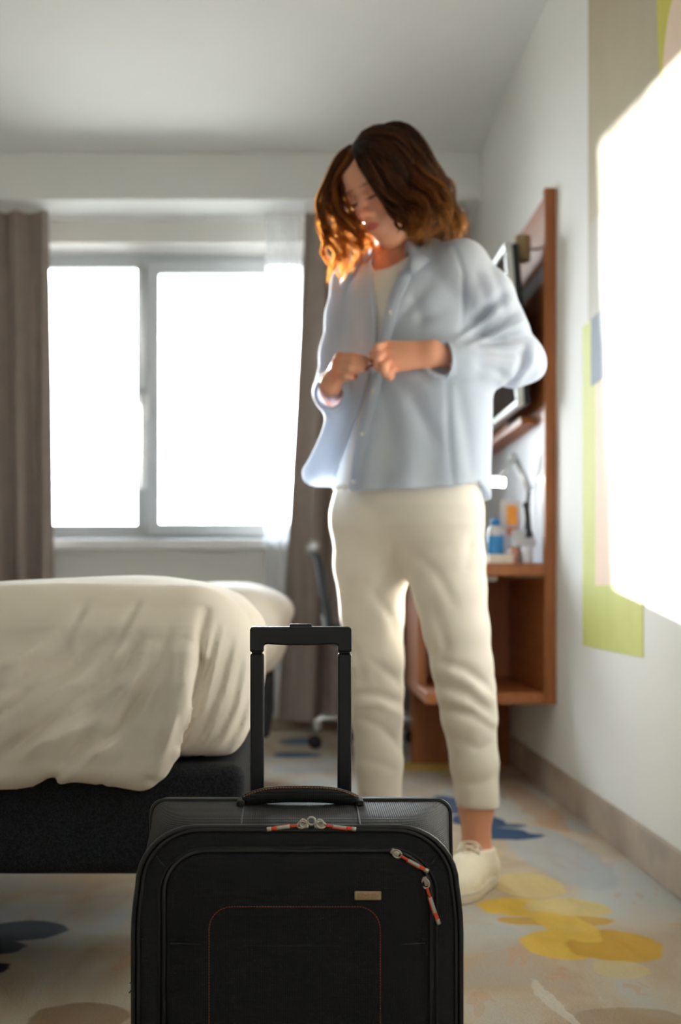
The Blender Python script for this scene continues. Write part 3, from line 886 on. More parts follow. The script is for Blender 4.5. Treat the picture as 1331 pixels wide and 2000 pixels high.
def duvet1():
    h = 0.0045
    F = Field((LW - 0.02, 2.16, 0.30), (-0.02, 3.36, 0.74), h)
    X, Y, Z = F.ax[0][:, None, None], F.ax[1][None, :, None], F.ax[2][None, None, :]
    # padded top; it sags toward the headboard side
    F.rbox((LW + 0.04, 2.30, 0.392), (-0.068, 3.27, 0.672), 0.105)
    F.ell((-0.38, 2.62, 0.60), (0.32, 0.34, 0.082), k=0.05)
    F.ell((-0.26, 2.62, 0.52), (0.192, 0.30, 0.15), k=0.04)
    F.rbox((LW + 0.04, 2.325, 0.388), (-0.088, 3.26, 0.60), 0.05, 0.05)
    # the near flap hanging over the side, right edge slanting inward to the bottom corner
    def flap(x, y, z):
        xe = np.interp(z, [0.30, 0.345, 0.36, 0.40, 0.48, 0.56, 0.62], [-0.25, -0.225, -0.212, -0.187, -0.156, -0.147, -0.15]).astype(np.float32)
        zb = np.interp(x, [-2.3, -1.4, -0.9, -0.6, -0.467, -0.43, -0.394, -0.36, -0.333, -0.289, -0.26, -0.232, -0.205], [0.35, 0.36, 0.345, 0.36, 0.349, 0.352, 0.362, 0.364, 0.361, 0.356, 0.350, 0.346, 0.349]).astype(np.float32)
        yc = np.interp(z, [0.34, 0.38, 0.45, 0.52, 0.57, 0.61, 0.64], [2.277, 2.268, 2.262, 2.272, 2.296, 2.330, 2.375]).astype(np.float32) + 0.006 * np.sin(x * 21 + z * 15)
        r = 0.028
        q0 = np.maximum(x - xe + r, 0); q1 = np.maximum(zb - z + r, 0); q2 = np.abs(y - yc + 0.003) - 0.030 + r
        q3 = np.maximum(z - 0.62, 0)
        return np.sqrt(q0 ** 2 + q1 ** 2 + np.maximum(q2, 0) ** 2 + q3 ** 2) + np.minimum(q2, 0) - r
    F.union(flap, (LW, 2.2, 0.32), (-0.14, 2.34, 0.66), 0.045)
    # drag folds on the hanging side, puffiness on top
    G = [((236, 1356), (181, 1423), (139, 1478), (93, 1530)), ((269, 1250), (248, 1297), (170, 1372)), ((210, 1245), (151, 1297), (55, 1356), (0, 1410)), ((126, 1270), (42, 1330), (-20, 1360)),
         ((216, 1428), (168, 1452), (120, 1485)), ((181, 1381), (84, 1423), (-20, 1488)), ((300, 1290), (270, 1370), (235, 1440)), ((330, 1260), (325, 1340), (300, 1430)), ((60, 1450), (20, 1490), (-30, 1520))]
    R_ = [((250, 1352), (197, 1420), (152, 1478), (112, 1530)), ((285, 1262), (262, 1315), (195, 1380)), ((215, 1270), (150, 1325), (60, 1385)), ((195, 1398), (95, 1445), (0, 1500)), ((222, 1446), (178, 1468)), ((345, 1250), (342, 1340), (322, 1440)), ((100, 1240), (30, 1290), (-30, 1310))]
    for q in G:
        F.fold(q, 2.262, 0.0125, 0.0135, 2.42, 0.05)
    for q in R_:
        F.fold(q, 2.262, 0.012, -0.0115, 2.42, 0.05)
    for q, w_, a_ in ((((399, 1195), (392, 1240), (391, 1300), (374, 1380), (352, 1450)), 0.008, 0.016), (((362, 1340), (354, 1414), (338, 1478)), 0.007, 0.008)):
        F.fold(q, 2.30, w_, a_, 2.50, 0.05)
    for q, w_, a_ in ((((330, 1235), (300, 1330), (236, 1425), (150, 1492), (96, 1530)), 0.007, 0.008), (((222, 1436), (180, 1458), (128, 1492)), 0.006, 0.007), (((300, 1262), (240, 1345), (165, 1410)), 0.007, 0.006), (((196, 1328), (130, 1385), (60, 1432)), 0.007, 0.006), (((160, 1178), (128, 1250)), 0.007, 0.004),
                      (((262, 1180), (225, 1260), (190, 1300)), 0.007, 0.005), (((70, 1340), (20, 1385), (-20, 1410)), 0.007, 0.006), (((352, 1250), (350, 1330), (330, 1420)), 0.006, 0.005), (((240, 1475), (215, 1500), (200, 1530)), 0.006, 0.006), (((30, 1455), (70, 1440), (120, 1400)), 0.006, 0.005), (((300, 1480), (320, 1440), (345, 1380)), 0.006, 0.005)):
        F.fold(q, 2.262, w_, a_, 2.42, 0.05)
        F.fold([(x + 9, y + 7) for x, y in q], 2.262, w_, -a_ * 0.8, 2.42, 0.05)
    for q, w_, a_ in ((((472, 1295), (455, 1380), (425, 1445), (392, 1476)), 0.0055, 0.006), (((452, 1255), (430, 1350), (400, 1430), (372, 1472)), 0.0055, 0.006), (((484, 1365), (465, 1425), (440, 1462)), 0.0055, 0.005), (((425, 1225), (408, 1310), (388, 1390)), 0.0055, 0.006)):
        F.fold(q, 2.30, w_, a_, 2.50, 0.05)
        F.fold([(x + 8, y + 4) for x, y in q], 2.30, w_, -a_ * 0.7, 2.50, 0.05)
    F.fold(((382, 1230), (378, 1320), (362, 1400), (345, 1470)), 2.27, 0.010, -0.006, 2.42, 0.05)
    F.fold(((262, 1530), (285, 1522), (306, 1528)), 2.25, 0.006, 0.008, 2.42, 0.05)
    top = np.clip((Z - 0.60) / 0.06, 0, 1)
    F.d += (top * 0.004 * np.sin(X * 9 + 1) * np.sin(Y * 8)).astype(np.float32)
    F.d += (0.0016 * wob((X, Y, Z), 31, (26, 26, 26), 5)).astype(np.float32)
    # hollow underneath: mattress and base
    F.rbox((LW - 0.1, 2.345, 0.20), (-0.128, 3.165, 0.572), 0.03, 0.01, cut=True)
    F.rbox((LW - 0.1, 2.289, 0.20), (0.0, 3.213, 0.3905), 0.004, 0.008, cut=True)
    F.rbox((LW - 0.1, 2.293, 0.20), (-0.0, 3.21, 0.388), 0.004, 0.012, cut=True)
    F.rbox((LW - 0.2, 2.0, 0.1), (LW + 0.036, 3.6, 1.0), 0.003, 0.0, cut=True)
    v, f = F.skin()
    return relax(v, f, 1), f
v, f = duvet1()
d1 = thing('duvet', (-1.2, 2.75, 0.386), 'white duvet hanging over the near side of the bed nearest the suitcase', 'duvet')
link_mesh('cover', v, f, M_duv, d1)

def duvet2():
    F = Field((LW - 0.02, 4.24, 0.34), (0.04, 5.42, 0.74), 0.009)
    X, Y, Z = F.ax[0][:, None, None], F.ax[1][None, :, None], F.ax[2][None, None, :]
    F.rbox((LW + 0.04, 4.33, 0.392), (-0.045, 5.33, 0.668), 0.12)
    F.ell((-0.22, 4.75, 0.60), (0.22, 0.4, 0.09), k=0.05)
    F.ell((-0.16, 4.75, 0.50), (0.125, 0.38, 0.13), k=0.05)
    F.rbox((LW + 0.04, 4.31, 0.37), (-0.12, 4.40, 0.60), 0.03, 0.05)
    F.d += (0.006 * np.sin(X * 30 - Z * 25 + 2 * np.sin(Y * 6)) * np.clip((0.64 - Z) / 0.1, 0, 1)).astype(np.float32)
    F.rbox((LW - 0.1, 4.41, 0.20), (-0.118, 5.25, 0.572), 0.03, 0.01, cut=True)
    F.rbox((LW - 0.1, 4.372, 0.20), (0.0, 5.29, 0.388), 0.004, 0.012, cut=True)
    v, f = F.skin()
    return relax(v, f, 3), f
v, f = duvet2()
d2 = thing('duvet', (-1.2, 4.83, 0.386), 'white duvet on the farther bed, near the window', 'duvet')
link_mesh('cover', v, f, M_duv, d2)
# ------------------------------------------------------------------ wall unit with desk
def wood(name, c1, c2, axis=1):
    n = NT(name)
    sc = [14, 14, 14]; sc[axis] = 0.8
    v = n.coords(tuple(sc))
    f = n.noise(v, 3.0, 5, 0.6, 0.8)
    g = n.noise(n.coords(tuple(q * 6 for q in sc)), 3, 3)
    col = n.ramp(f, [(0.3, c1), (0.7, c2)])
    return n.done(n.principled(col, 0.42, 0, g, 0.15, 0.0006))
M_wood = wood('walnut_veneer', srgb(142, 80, 36), srgb(176, 108, 56), 1)
M_woodv = wood('walnut_veneer_upright', srgb(142, 80, 37), srgb(174, 106, 55), 2)
M_pale = plain('pale_backsplash', srgb(206, 212, 222), 0.35, var=0.03)
UY = 4.55
desk = thing('desk', (0.62, 5.2, 0), 'walnut desk with open box below, fixed to a tall wall panel', 'desk')
MB().box((0.802, UY, 0.30), (RW - 0.001, UY + 0.035, 1.954), 0.002).build('edge_board', M_woodv, desk)
MB().box((0.818, UY + 0.035, 1.74), (RW - 0.001, 6.05, 1.954), 0.002).build('upper_panel', M_wood, desk)
MB().box((0.822, UY + 0.035, 1.68), (RW - 0.001, 6.05, 1.74), 0.002).build('pale_strip', M_pale, desk)
MB().box((0.818, UY + 0.035, 1.225), (RW - 0.001, 6.05, 1.68), 0.002).build('middle_panel', M_wood, desk)
MB().box((0.765, UY + 0.25, 1.225), (0.818, 6.05, 1.25), 0.002).build('shelf', M_wood, desk)
MB().box((0.822, UY + 0.035, 0.752), (RW - 0.001, 6.05, 1.225), 0.002).build('backsplash', M_pale, desk)
MB().box((0.818, UY + 0.035, 0.30), (RW - 0.001, 6.05, 0.71), 0.002).build('lower_panel', M_wood, desk)
MB().box((0.345, UY, 0.711), (0.802, 6.05, 0.752), 0.003).build('desktop', M_wood, desk)
MB().box((0.424, UY + 0.004, 0.30), (0.802, 5.42, 0.337), 0.003).build('bottom_board', M_wood, desk)
MB().box((0.424, UY + 0.33, 0.337), (0.452, 5.42, 0.711), 0.002).build('side_board', M_woodv, desk)
MB().box((0.452, 5.39, 0.337), (0.818, 5.42, 0.711), 0.002).build('back_board', M_woodv, desk)
MB().box((0.452, 5.45, 0.0), (0.828, 5.50, 0.711), 0.002).build('leg_panel', M_woodv, desk)
MB().box((0.452, 5.421, 0.29), (0.80, 5.45, 0.36), 0.002).build('brace', M_wood, desk)
MB().box((0.60, UY + 0.06, 0.695), (0.66, UY + 0.16, 0.711), 0.004).build('cable_clip', plain('pale_plastic', srgb(205, 205, 200), 0.4), desk)

# television on the panel, its top edge leaning into the room
M_scr = plain('tv_screen', srgb(14, 16, 22), 0.08, var=0.02, bump=0)
M_tvb = plain('tv_back', srgb(20, 21, 24), 0.45)
M_silv = plain('silver_bezel', srgb(206, 210, 210), 0.28, 0.6, var=0.03)
tv = thing('television', (0.76, 5.05, 1.52), 'silver-framed flat television mounted on the walnut wall panel, screen towards the beds', 'television')
bz, bx, tz, tx, ya, yb = 1.262, 0.722, 1.792, 0.680, 4.60, 5.52
upv = np.array([tx - bx, 0, tz - bz]); H = np.linalg.norm(upv); upv /= H
nv = np.cross((0, 1, 0), upv); nv /= np.linalg.norm(nv)      # out of the back, toward the wall
cc = np.array([(bx + tx) / 2, (ya + yb) / 2, (bz + tz) / 2])
dep = np.array([0, 1.0, 0])
t = 0.022
fr_ = MB()
for sgn in (-1, 1):
    fr_.obox(cc + upv * sgn * (H / 2 - t / 2) + nv * 0.012, dep * (yb - ya) / 2, nv * 0.012, upv * t / 2, 0.004)
    fr_.obox(cc + dep * sgn * ((yb - ya) / 2 - t / 2) + nv * 0.012, dep * t / 2, nv * 0.012, upv * (H / 2 - t), 0.002)
fr_.build('bezel', M_silv, tv)
MB().obox(cc + nv * 0.010, dep * ((yb - ya) / 2 - t), nv * 0.004, upv * (H / 2 - t)).build('screen', M_scr, tv)
MB().obox(cc + nv * 0.034, dep * ((yb - ya) / 2 - 0.004), nv * 0.014, upv * (H / 2 - 0.004), 0.008).build('back_shell', M_tvb, tv)
MB().box((0.737, 5.0, 1.40), (0.8172, 5.12, 1.66), 0.004).build('wall_bracket', M_tvb, tv)

# fabric wall lamp above the television
M_shade = cloth('lamp_linen', srgb(196, 178, 140), 500, 0.2, 0.3)
wl = thing('wall_lamp', (0.79, 4.73, 1.80), 'small beige wall lamp on the walnut panel, above the television', 'lamp')
MB().lathe((0.760, 4.73, 1.758), [(0.024, 0), (0.026, 0.002), (0.026, 0.084), (0.024, 0.086), (0.022, 0.084), (0.022, 0.004)], 28).build('lamp_shade', M_shade, wl, True)
MB().tube([(0.760, 4.73, 1.80), (0.8172, 4.73, 1.80)], 0.006, 10).build('arm', M_alu, wl, True)

# things on the desk
DZ = 0.7530
M_blue = plain('blue_label', srgb(46, 138, 205), 0.4, var=0.1)
M_pet = plain('clear_plastic', srgb(205, 206, 208), 0.2, var=0.03)
bo = thing('water_bottle', (0.668, 4.72, DZ), 'water bottle with blue cap and blue label at the left of the desk', 'bottle')
MB().lathe((0.668, 4.72, DZ), [(0.024, 0), (0.027, 0.004), (0.027, 0.10), (0.025, 0.112), (0.014, 0.128), (0.012, 0.13)], 24).build('bottle_body', M_pet, bo, True)
MB().lathe((0.668, 4.72, DZ + 0.128), [(0.0165, 0), (0.0165, 0.018), (0.014, 0.021)], 20).build('cap', M_blue, bo, True)
MB().lathe((0.668, 4.72, DZ + 0.03), [(0.0273, 0), (0.0277, 0.001), (0.0277, 0.062), (0.0273, 0.063)], 24).build('bottle_label', M_blue, bo, True)
ty = thing('tray', (0.70, 4.68, DZ), 'low pale tray at the front edge of the desk', 'tray')
k = MB(); k.box((0.635, 4.63, DZ), (0.715, 4.75 - 0.06, DZ + 0.006), 0.003)
k.build('tray_floor', M_pet, ty)
k = MB(); k.box((0.635, 4.63, DZ), (0.715, 4.634, DZ + 0.03), 0.0015); k.box((0.635, 4.686, DZ), (0.715, 4.69, DZ + 0.03), 0.0015); k.box((0.635, 4.6343, DZ), (0.639, 4.6857, DZ + 0.03), 0.0015); k.box((0.711, 4.6343, DZ), (0.715, 4.6857, DZ + 0.03), 0.0015)
k.build('tray_rim', plain('cream_plastic', srgb(232, 222, 206), 0.4), ty)
def cup(x, y, r, h, c, name, label):
    t = thing(name, (x, y, DZ), label, 'cup')
    MB().lathe((x, y, DZ), [(r * 0.72, 0), (r * 0.76, 0.003), (r, h), (r * 0.94, h), (r * 0.7, 0.006)], 22).build('cup_body', plain('glaze_' + name, c, 0.3, var=0.03), t, True)
    MB().tube([(x + (r * 0.97) * math.cos(q), y + r * 0.97 * math.sin(q), DZ + h) for q in np.linspace(0, 6.28, 24, endpoint=False)], 0.0016, 6, closed=True).build('rim', plain('rim_' + name, c, 0.3), t, True)
cup(0.728, 4.70, 0.018, 0.052, srgb(206, 150, 128), 'drinking_cup', 'small pinkish cup on the desk beside the white cup')
cup(0.762, 4.64, 0.020, 0.056, srgb(232, 232, 240), 'paper_cup', 'white paper cup next to the walnut edge board on the desk')
bs = thing('brochure_stand', (0.71, 4.80, DZ), 'clear stand with an orange leaflet on the desk, behind the cups', 'brochure stand')
MB().obox((0.733, 4.80, DZ + 0.11), (0.034, 0, 0), (0, 0.0025, 0.0), (0, 0.02, 0.108)).build('back_plate', M_pet, bs)
MB().box((0.695, 4.765, DZ), (0.77, 4.815, DZ + 0.012), 0.004).build('stand_base', M_pet, bs)
MB().obox((0.733, 4.785, DZ + 0.165), (0.017, 0, 0), (0, 0.002, 0), (0, 0.006, 0.033)).build('leaflet', plain('orange_leaflet', srgb(246, 160, 60), 0.5), bs)
MB().obox((0.733, 4.776, DZ + 0.11), (0.018, 0, 0), (0, 0.002, 0), (0, 0.003, 0.013)).build('leaflet', plain('rust_leaflet', srgb(196, 120, 84), 0.5), bs)
ph = thing('telephone', (0.775, 4.72, DZ), 'grey desk telephone with black handset beside the desk lamp', 'telephone')
MB().prism([(0.728, 4.69, DZ + 0.057), (0.728, 4.76, DZ + 0.057), (0.728, 4.76, DZ + 0.115), (0.728, 4.69, DZ + 0.075)], (0.07, 0, 0)).build('phone_body', M_pet, ph)
MB().prism([(0.735, 4.70, DZ), (0.735, 4.76, DZ), (0.735, 4.76, DZ + 0.058), (0.735, 4.70, DZ + 0.058)], (0.055, 0, 0)).build('phone_foot', plain('phone_foot', srgb(150, 142, 140), 0.5), ph)
MB().tube(crom([(0.775, 4.69, DZ + 0.088), (0.772, 4.685, DZ + 0.12), (0.768, 4.687, DZ + 0.17), (0.766, 4.695, DZ + 0.20)], 5), [0.013] * 3 + [0.010] * 10 + [0.013] * 3, 12).build('handset', M_plas, ph, True)
# desk lamp
M_lgrey = plain('lamp_grey', srgb(196, 202, 204), 0.35, 0.3, var=0.03)
n = NT('lamp_glow'); e = n.n('ShaderNodeEmission'); e.inputs[0].default_value = (1, 0.93, 0.82, 1); e.inputs[1].default_value = 14; M_glow = n.done(e)
n = NT('small_glow'); e = n.n('ShaderNodeEmission'); e.inputs[0].default_value = (1, 0.78, 0.5, 1); e.inputs[1].default_value = 4; M_glow2 = n.done(e)
dl = thing('desk_lamp', (0.783, 4.86, DZ), 'grey jointed desk lamp with its light switched on', 'lamp')
LYd = 4.86
P = lambda x, y, dy=0.0: at(x, y, LYd + dy)
MB().lathe((0.782, LYd, DZ), [(0.032, 0), (0.034, 0.004), (0.03, 0.012), (0.008, 0.016)], 24).build('lamp_base', M_lgrey, dl, True)
MB().tube([(0.782, LYd, DZ + 0.012), P(1034, 955)], 0.0065, 10).build('stem', M_plas, dl, True)
MB().tube([P(1036, 958), P(1026, 935), P(1004, 892)], 0.0125, 12, flat=((0, 1, 0), 0.6)).build('arm', M_lgrey, dl, True)
MB().lathe(P(1003, 892) - np.array([0, 0.012, 0]), [(0.012, 0), (0.013, 0.003), (0.013, 0.021), (0.012, 0.024)], 16, (0, 1, 0)).build('joint', M_lgrey, dl, True)
MB().tube([P(1003, 894), P(992, 915), P(978, 930)], 0.009, 10).build('neck', M_lgrey, dl, True)
a_, b_ = P(945, 930), P(990, 933)
MB().tube([a_, b_], 0.010, 14, flat=((0, 0, 1), 0.5)).build('lamp_head', M_lgrey, dl, True)
MB().tube([P(949, 941), P(986, 943)], 0.0148, 14, flat=((0, 0, 1), 0.95)).build('lamp_bulb', M_glow, dl, True)
sl = thing('reading_light', (0.80, 4.80, 0.98), 'tiny glowing round light against the walnut edge board', 'light')
rc = at(1058, 937, 4.62)
MB().tube([rc + np.array([0, 0.0, 0]), (0.8212, rc[1], rc[2])], 0.005, 8).build('mount', M_lgrey, sl, True)
MB().lathe(rc - np.array([0, 0.006, 0]), [(0.006, -0.002), (0.0105, 0), (0.0105, 0.008), (0.007, 0.01)], 18, (0, 1, 0)).build('lens', M_glow2, sl, True)

# ------------------------------------------------------------------ office chair
M_leat = plain('black_leather', srgb(40, 46, 50), 0.42, var=0.1)
M_chr = plain('chrome', srgb(214, 214, 214), 0.25, 0.55, var=0.02, bump=0)
ch = thing('office_chair', (0.33, 5.98, 0), 'black office chair with chrome star base and headrest cap, behind the woman', 'chair')
cxx, cyy = 0.33, 5.98
MB().lathe((cxx, cyy, 0.085), [(0.035, 0), (0.04, 0.01), (0.04, 0.05), (0.028, 0.06), (0.025, 0.20), (0.018, 0.21), (0.018, 0.36)], 20).build('gas_column', M_plas, ch, True)
for kx in range(5):
    a = math.radians(72 * kx + 186)
    d = np.array([math.cos(a), math.sin(a), 0]); e2 = np.array([-math.sin(a), math.cos(a), 0]); c0 = np.array([cxx, cyy, 0])
    arm = MB().tube(crom([c0 + d * 0.03 + (0, 0, 0.125), c0 + d * 0.15 + (0, 0, 0.128), c0 + d * 0.225 + (0, 0, 0.122), c0 + d * 0.235 + (0, 0, 0.075)], 5), 0.017, 10, flat=((0, 0, 1), 0.8)).build('base_arm', M_chr, ch, True)
    w = MB()
    for s in (-0.014, 0.014):
        w.lathe(c0 + d * 0.245 + e2 * (s - 0.008) + (0, 0, 0.029), [(0.01, 0), (0.027, 0.001), (0.029, 0.005), (0.029, 0.011), (0.027, 0.015), (0.01, 0.016)], 18, e2)
    w.build('caster', M_rub, ch, True)
MB().box((cxx - 0.21, cyy - 0.22, 0.44), (cxx + 0.23, cyy + 0.22, 0.52), 0.035, 4).build('seat', M_leat, ch, True)
back = crom([(0.150, 0.47), (0.142, 0.55), (0.120, 0.68), (0.104, 0.78), (0.085, 0.832)], 6)
rg2 = []
for x, z in back:
    rg2.append([(x + dx, cyy + dy, z) for dx, dy in ((-0.014, -0.20), (0.012, -0.205), (0.016, 0), (0.012, 0.205), (-0.014, 0.20), (-0.018, 0))])
auto_smooth(MB().loft(rg2).build('backrest', M_leat, ch), 50)
MB().tube([(0.083, cyy - 0.21, 0.842), (0.083, cyy + 0.21, 0.842)], 0.026, 14).build('headrest_cap', M_chr, ch, True)
MB().tube(crom([(cxx, cyy, 0.44), (0.2, cyy, 0.43), (0.142, cyy, 0.46), (0.128, cyy, 0.56)], 6), 0.016, 10).build('back_spine', M_chr, ch, True)
# ------------------------------------------------------------------ the woman
PY = 3.20
def J(px, py, d=0.0):
    return at(px, py, PY + d)
def JR(*rows):
    """rows (px, py, d, radius) -> x, y, z, radius"""
    return np.array([list(J(a, b, c)) + [r] for a, b, c, r in rows])
YAW = math.radians(38)
TF = np.array([-math.sin(YAW), -math.cos(YAW), 0])     # where the chest points
TL = np.array([math.cos(YAW), -math.sin(YAW), 0])      # her left
TX = float(J(795, 1150)[0])
def head_frame(yaw, pitch, roll):
    h = np.array([-math.sin(yaw), -math.cos(yaw), 0]); z = np.array([0, 0, 1.0]); l = np.array([math.cos(yaw), -math.sin(yaw), 0])
    f = math.cos(pitch) * h - math.sin(pitch) * z; u = math.sin(pitch) * h + math.cos(pitch) * z
    return np.stack([f, math.cos(roll) * l + math.sin(roll) * u, math.cos(roll) * u - math.sin(roll) * l], 1)
HR = head_frame(math.radians(48), math.radians(25), math.radians(7))
HC = at(762, 366, 3.14)
HS = 1.05
def hd(f, l, u):
    return HC + HR @ (np.array([f, l, u]) * HS)

def zof(y):
    return EYE - (y - 1150) * PY / FPX

# ---- skin: head, neck, trunk, arms, hands, legs and feet in one surface
B = Field((-0.02, 2.80, -0.006), (0.60, 3.46, 1.735), 0.003)
# trunk and legs (under the clothes)
B.chain(JR((790, 520, 0.03, 0.050), (792, 600, 0.02, 0.076), (795, 760, 0.0, 0.080), (797, 960, 0.0, 0.10)), 0.05)
B.chain(JR((868, 1040, -0.05, 0.070), (899, 1260, -0.06, 0.046), (906, 1310, -0.06, 0.040), (925, 1480, -0.04, 0.035), (931, 1575, -0.03, 0.0335), (931, 1640, -0.02, 0.033)), 0.03)
B.chain(JR((725, 1040, 0.05, 0.070), (733, 1290, 0.06, 0.044), (735, 1330, 0.06, 0.040), (741, 1500, 0.07, 0.035), (743, 1580, 0.08, 0.0335), (744, 1640, 0.09, 0.033)), 0.03)
FD = np.array([-0.42, -0.91, 0]); FD /= np.linalg.norm(FD)
def foot_pts(px, d):
    a = J(px, 1690, d); a[2] = 0.0
    return a
FLp, FRp = foot_pts(931, -0.015), foot_pts(744, 0.095)
for a in (FLp, FRp):
    B.cone(a + (0, 0, 0.07), a - FD * 0.03 + (0, 0, 0.045), 0.032, 0.028, 0.02)
    B.cone(a + (0, 0, 0.065), a + FD * 0.12 + (0, 0, 0.036), 0.030, 0.022, 0.03)
# shoulders and arms
SL, SR = J(903, 530, -0.09), J(692, 560, 0.10)
EL_, ER_ = J(1010, 706, -0.05), J(654, 762, 0.10)
B.cone(J(800, 520, 0.0), SL, 0.05, 0.045, 0.04); B.cone(J(780, 525, 0.03), SR, 0.05, 0.045, 0.04)
B.cone(SL, EL_, 0.044, 0.036, 0.02); B.cone(SR, ER_, 0.044, 0.036, 0.02)
WLp, WRp = J(842, 690, -0.165), J(646, 752, -0.075)
B.cone(EL_, J(905, 700, -0.135), 0.036, 0.030, 0.02); B.cone(J(905, 700, -0.135), WLp, 0.030, 0.0245, 0.02, flat=((0, 1, 0), 0.85))
B.cone(ER_, WRp, 0.036, 0.024, 0.02)
# neck
B.chain(JR((782, 515, 0.02, 0.056), (784, 470, 0.0, 0.050)), 0.03)
B.cone(J(784, 480, 0.005), hd(-0.02, 0, -0.04), 0.049, 0.052, 0.02)
# head
def he(c, r, k, cut=False, s=1.0):
    B.ell(hd(*c), np.array(r) * HS, HR, k, cut)
he((-0.010, 0, 0.030), (0.093, 0.073, 0.084), 0.02)
he((0.030, 0, -0.030), (0.062, 0.052, 0.076), 0.03)
he((0.045, 0, 0.045), (0.046, 0.055, 0.045), 0.03)
he((0.062, 0, -0.086), (0.021, 0.020, 0.018), 0.025)           # chin
for s in (-1, 1):
    he((0.052, s * 0.035, -0.018), (0.032, 0.022, 0.024), 0.02)   # cheek
    B.cone(hd(0.012, s * 0.040, -0.068), hd(0.055, s * 0.012, -0.096), 0.013, 0.011, 0.03)  # jaw
    he((0.094, s * 0.030, 0.006), (0.014, 0.019, 0.0125), 0.012, True)  # socket
    he((0.0745, s * 0.0305, 0.003), (0.0145, 0.0165, 0.0125), 0.004)    # lowered lid
    B.cone(hd(0.086, s * 0.014, 0.0205), hd(0.076, s * 0.046, 0.021), 0.0065, 0.005, 0.012)  # brow
    he((0.099, s * 0.011, -0.034), (0.010, 0.0075, 0.007), 0.006)     # nostril wing
    he((-0.006, s * 0.071, -0.010), (0.018, 0.009, 0.030), 0.006)     # ear
B.cone(hd(0.086, 0, 0.014), hd(0.106, 0, -0.026), 0.0075, 0.0095, 0.012)
he((0.108, 0, -0.030), (0.0105, 0.0095, 0.0085), 0.006)
he((0.084, 0, -0.058), (0.010, 0.024, 0.020), 0.018)
he((0.0905, 0, -0.0555), (0.0070, 0.0160, 0.0038), 0.004)
he((0.0895, 0, -0.0642), (0.0072, 0.0135, 0.0044), 0.003)
B.cone(hd(0.0965, -0.017, -0.0603), hd(0.0965, 0.017, -0.0603), 0.0016, 0.0016, 0.003, cut=True)
for s in (-1, 1):
    he((0.1065, s * 0.0055, -0.0390), (0.004, 0.0028, 0.0025), 0.002, True)
# her left hand (near): back of the hand to the lens, fingers folded onto the placket
HDp = 0.028
def hand(rows):
    return JR(*[(a, b, c + HDp, r) for a, b, c, r in rows])
W0 = [(846, 678, -0.188, .0130), (846, 687, -0.193, .0130), (845, 697, -0.193, .0125), (844, 706, -0.188, .0115)]
K0 = [(754, 675, -0.178, .0112), (751, 690, -0.192, .0115), (758, 706, -0.198, .0108), (771, 719, -0.192, .0095)]
for a, b in zip(W0, K0):
    B.chain(hand([a, b]), 0.014)
B.chain(hand([(800, 695, -0.178, .016), (800, 697, -0.180, .016)]), 0.02)
for ch_ in ([K0[0], (738, 678, -0.202, .0088), (729, 692, -0.196, .0078), (726, 704, -0.182, .0066)],
            [K0[1], (738, 700, -0.216, .0090), (737, 716, -0.206, .0080), (743, 721, -0.190, .0068)],
            [K0[2], (749, 718, -0.222, .0086), (752, 730, -0.208, .0076), (759, 728, -0.192, .0066)],
            [K0[3], (760, 730, -0.210, .0076), (762, 738, -0.198, .0068), (768, 735, -0.186, .0060)],
            [(838, 702, -0.172, .0135), (795, 712, -0.158, .0125), (760, 713, -0.160, .0098), (733, 709, -0.166, .0076)]):
    B.chain(hand(ch_), 0.0035)
# her right hand (far side): fingers point across to the button
WR0 = [(648, 744, -0.085, .0125), (643, 748, -0.085, .0125), (641, 754, -0.082, .0125), (642, 760, -0.078, .0115)]
KR0 = [(664, 697, -0.135, .0108), (659, 708, -0.146, .0110), (657, 721, -0.148, .0104), (659, 734, -0.142, .0092)]
for a, b in zip(WR0, KR0):
    B.chain(hand([a, b]), 0.014)
for ch_ in ([KR0[0], (690, 696, -0.165, .0086), (708, 700, -0.168, .0076), (722, 705, -0.160, .0064)],
            [KR0[1], (689, 707, -0.176, .0088), (710, 709, -0.174, .0078), (725, 712, -0.164, .0066)],
            [KR0[2], (683, 720, -0.174, .0084), (702, 721, -0.170, .0074), (716, 719, -0.164, .0064)],
            [KR0[3], (677, 734, -0.162, .0074), (688, 737, -0.160, .0066), (694, 736, -0.156, .0058)],
            [(650, 748, -0.100, .0130), (676, 732, -0.118, .0115), (702, 718, -0.138, .0092), (721, 710, -0.150, .0072)]):
    B.chain(hand(ch_), 0.0035)
v, f = B.skin()
v = relax(v, f, 1, 0.4)
# colour laid on the skin: lips, brows, lashes, nails
def near(p, r, soft=0.4):
    d = np.linalg.norm((v - p) / r, axis=1)
    return np.clip((1 + soft - d) / soft, 0, 1)
loc = ((v - HC) @ HR) / HS
col = np.tile(np.array(srgb(214, 154, 126)[:3]), (len(v), 1))
def tint(m, c, a):
    global col
    m = (np.clip(m, 0, 1) * a)[:, None]
    col = col * (1 - m) + np.array(srgb(*c)[:3]) * m
face = loc[:, 0] > 0.05
def lm(c, r, soft=0.35):
    d = np.linalg.norm((loc - np.array(c)) / np.array(r), axis=1)
    return np.clip((1 + soft - d) / soft, 0, 1) * face
for s in (-1, 1):
    tint(lm((0.06, s * 0.040, -0.025), (0.04, 0.024, 0.020), 0.9), (214, 128, 104), 0.4)
    tint(lm((0.088, s * 0.030, 0.0225), (0.02, 0.0180, 0.0026), 0.6), (110, 70, 50), 0.6)
    tint(lm((0.088, s * 0.0305, -0.0055), (0.02, 0.0165, 0.0022), 0.5), (40, 24, 20), 0.9)
    tint(lm((0.088, s * 0.0305, 0.010), (0.02, 0.017, 0.006), 0.7), (170, 108, 88), 0.5)
tint(lm((0.112, 0, -0.030), (0.014, 0.012, 0.010), 0.9), (214, 120, 98), 0.5)
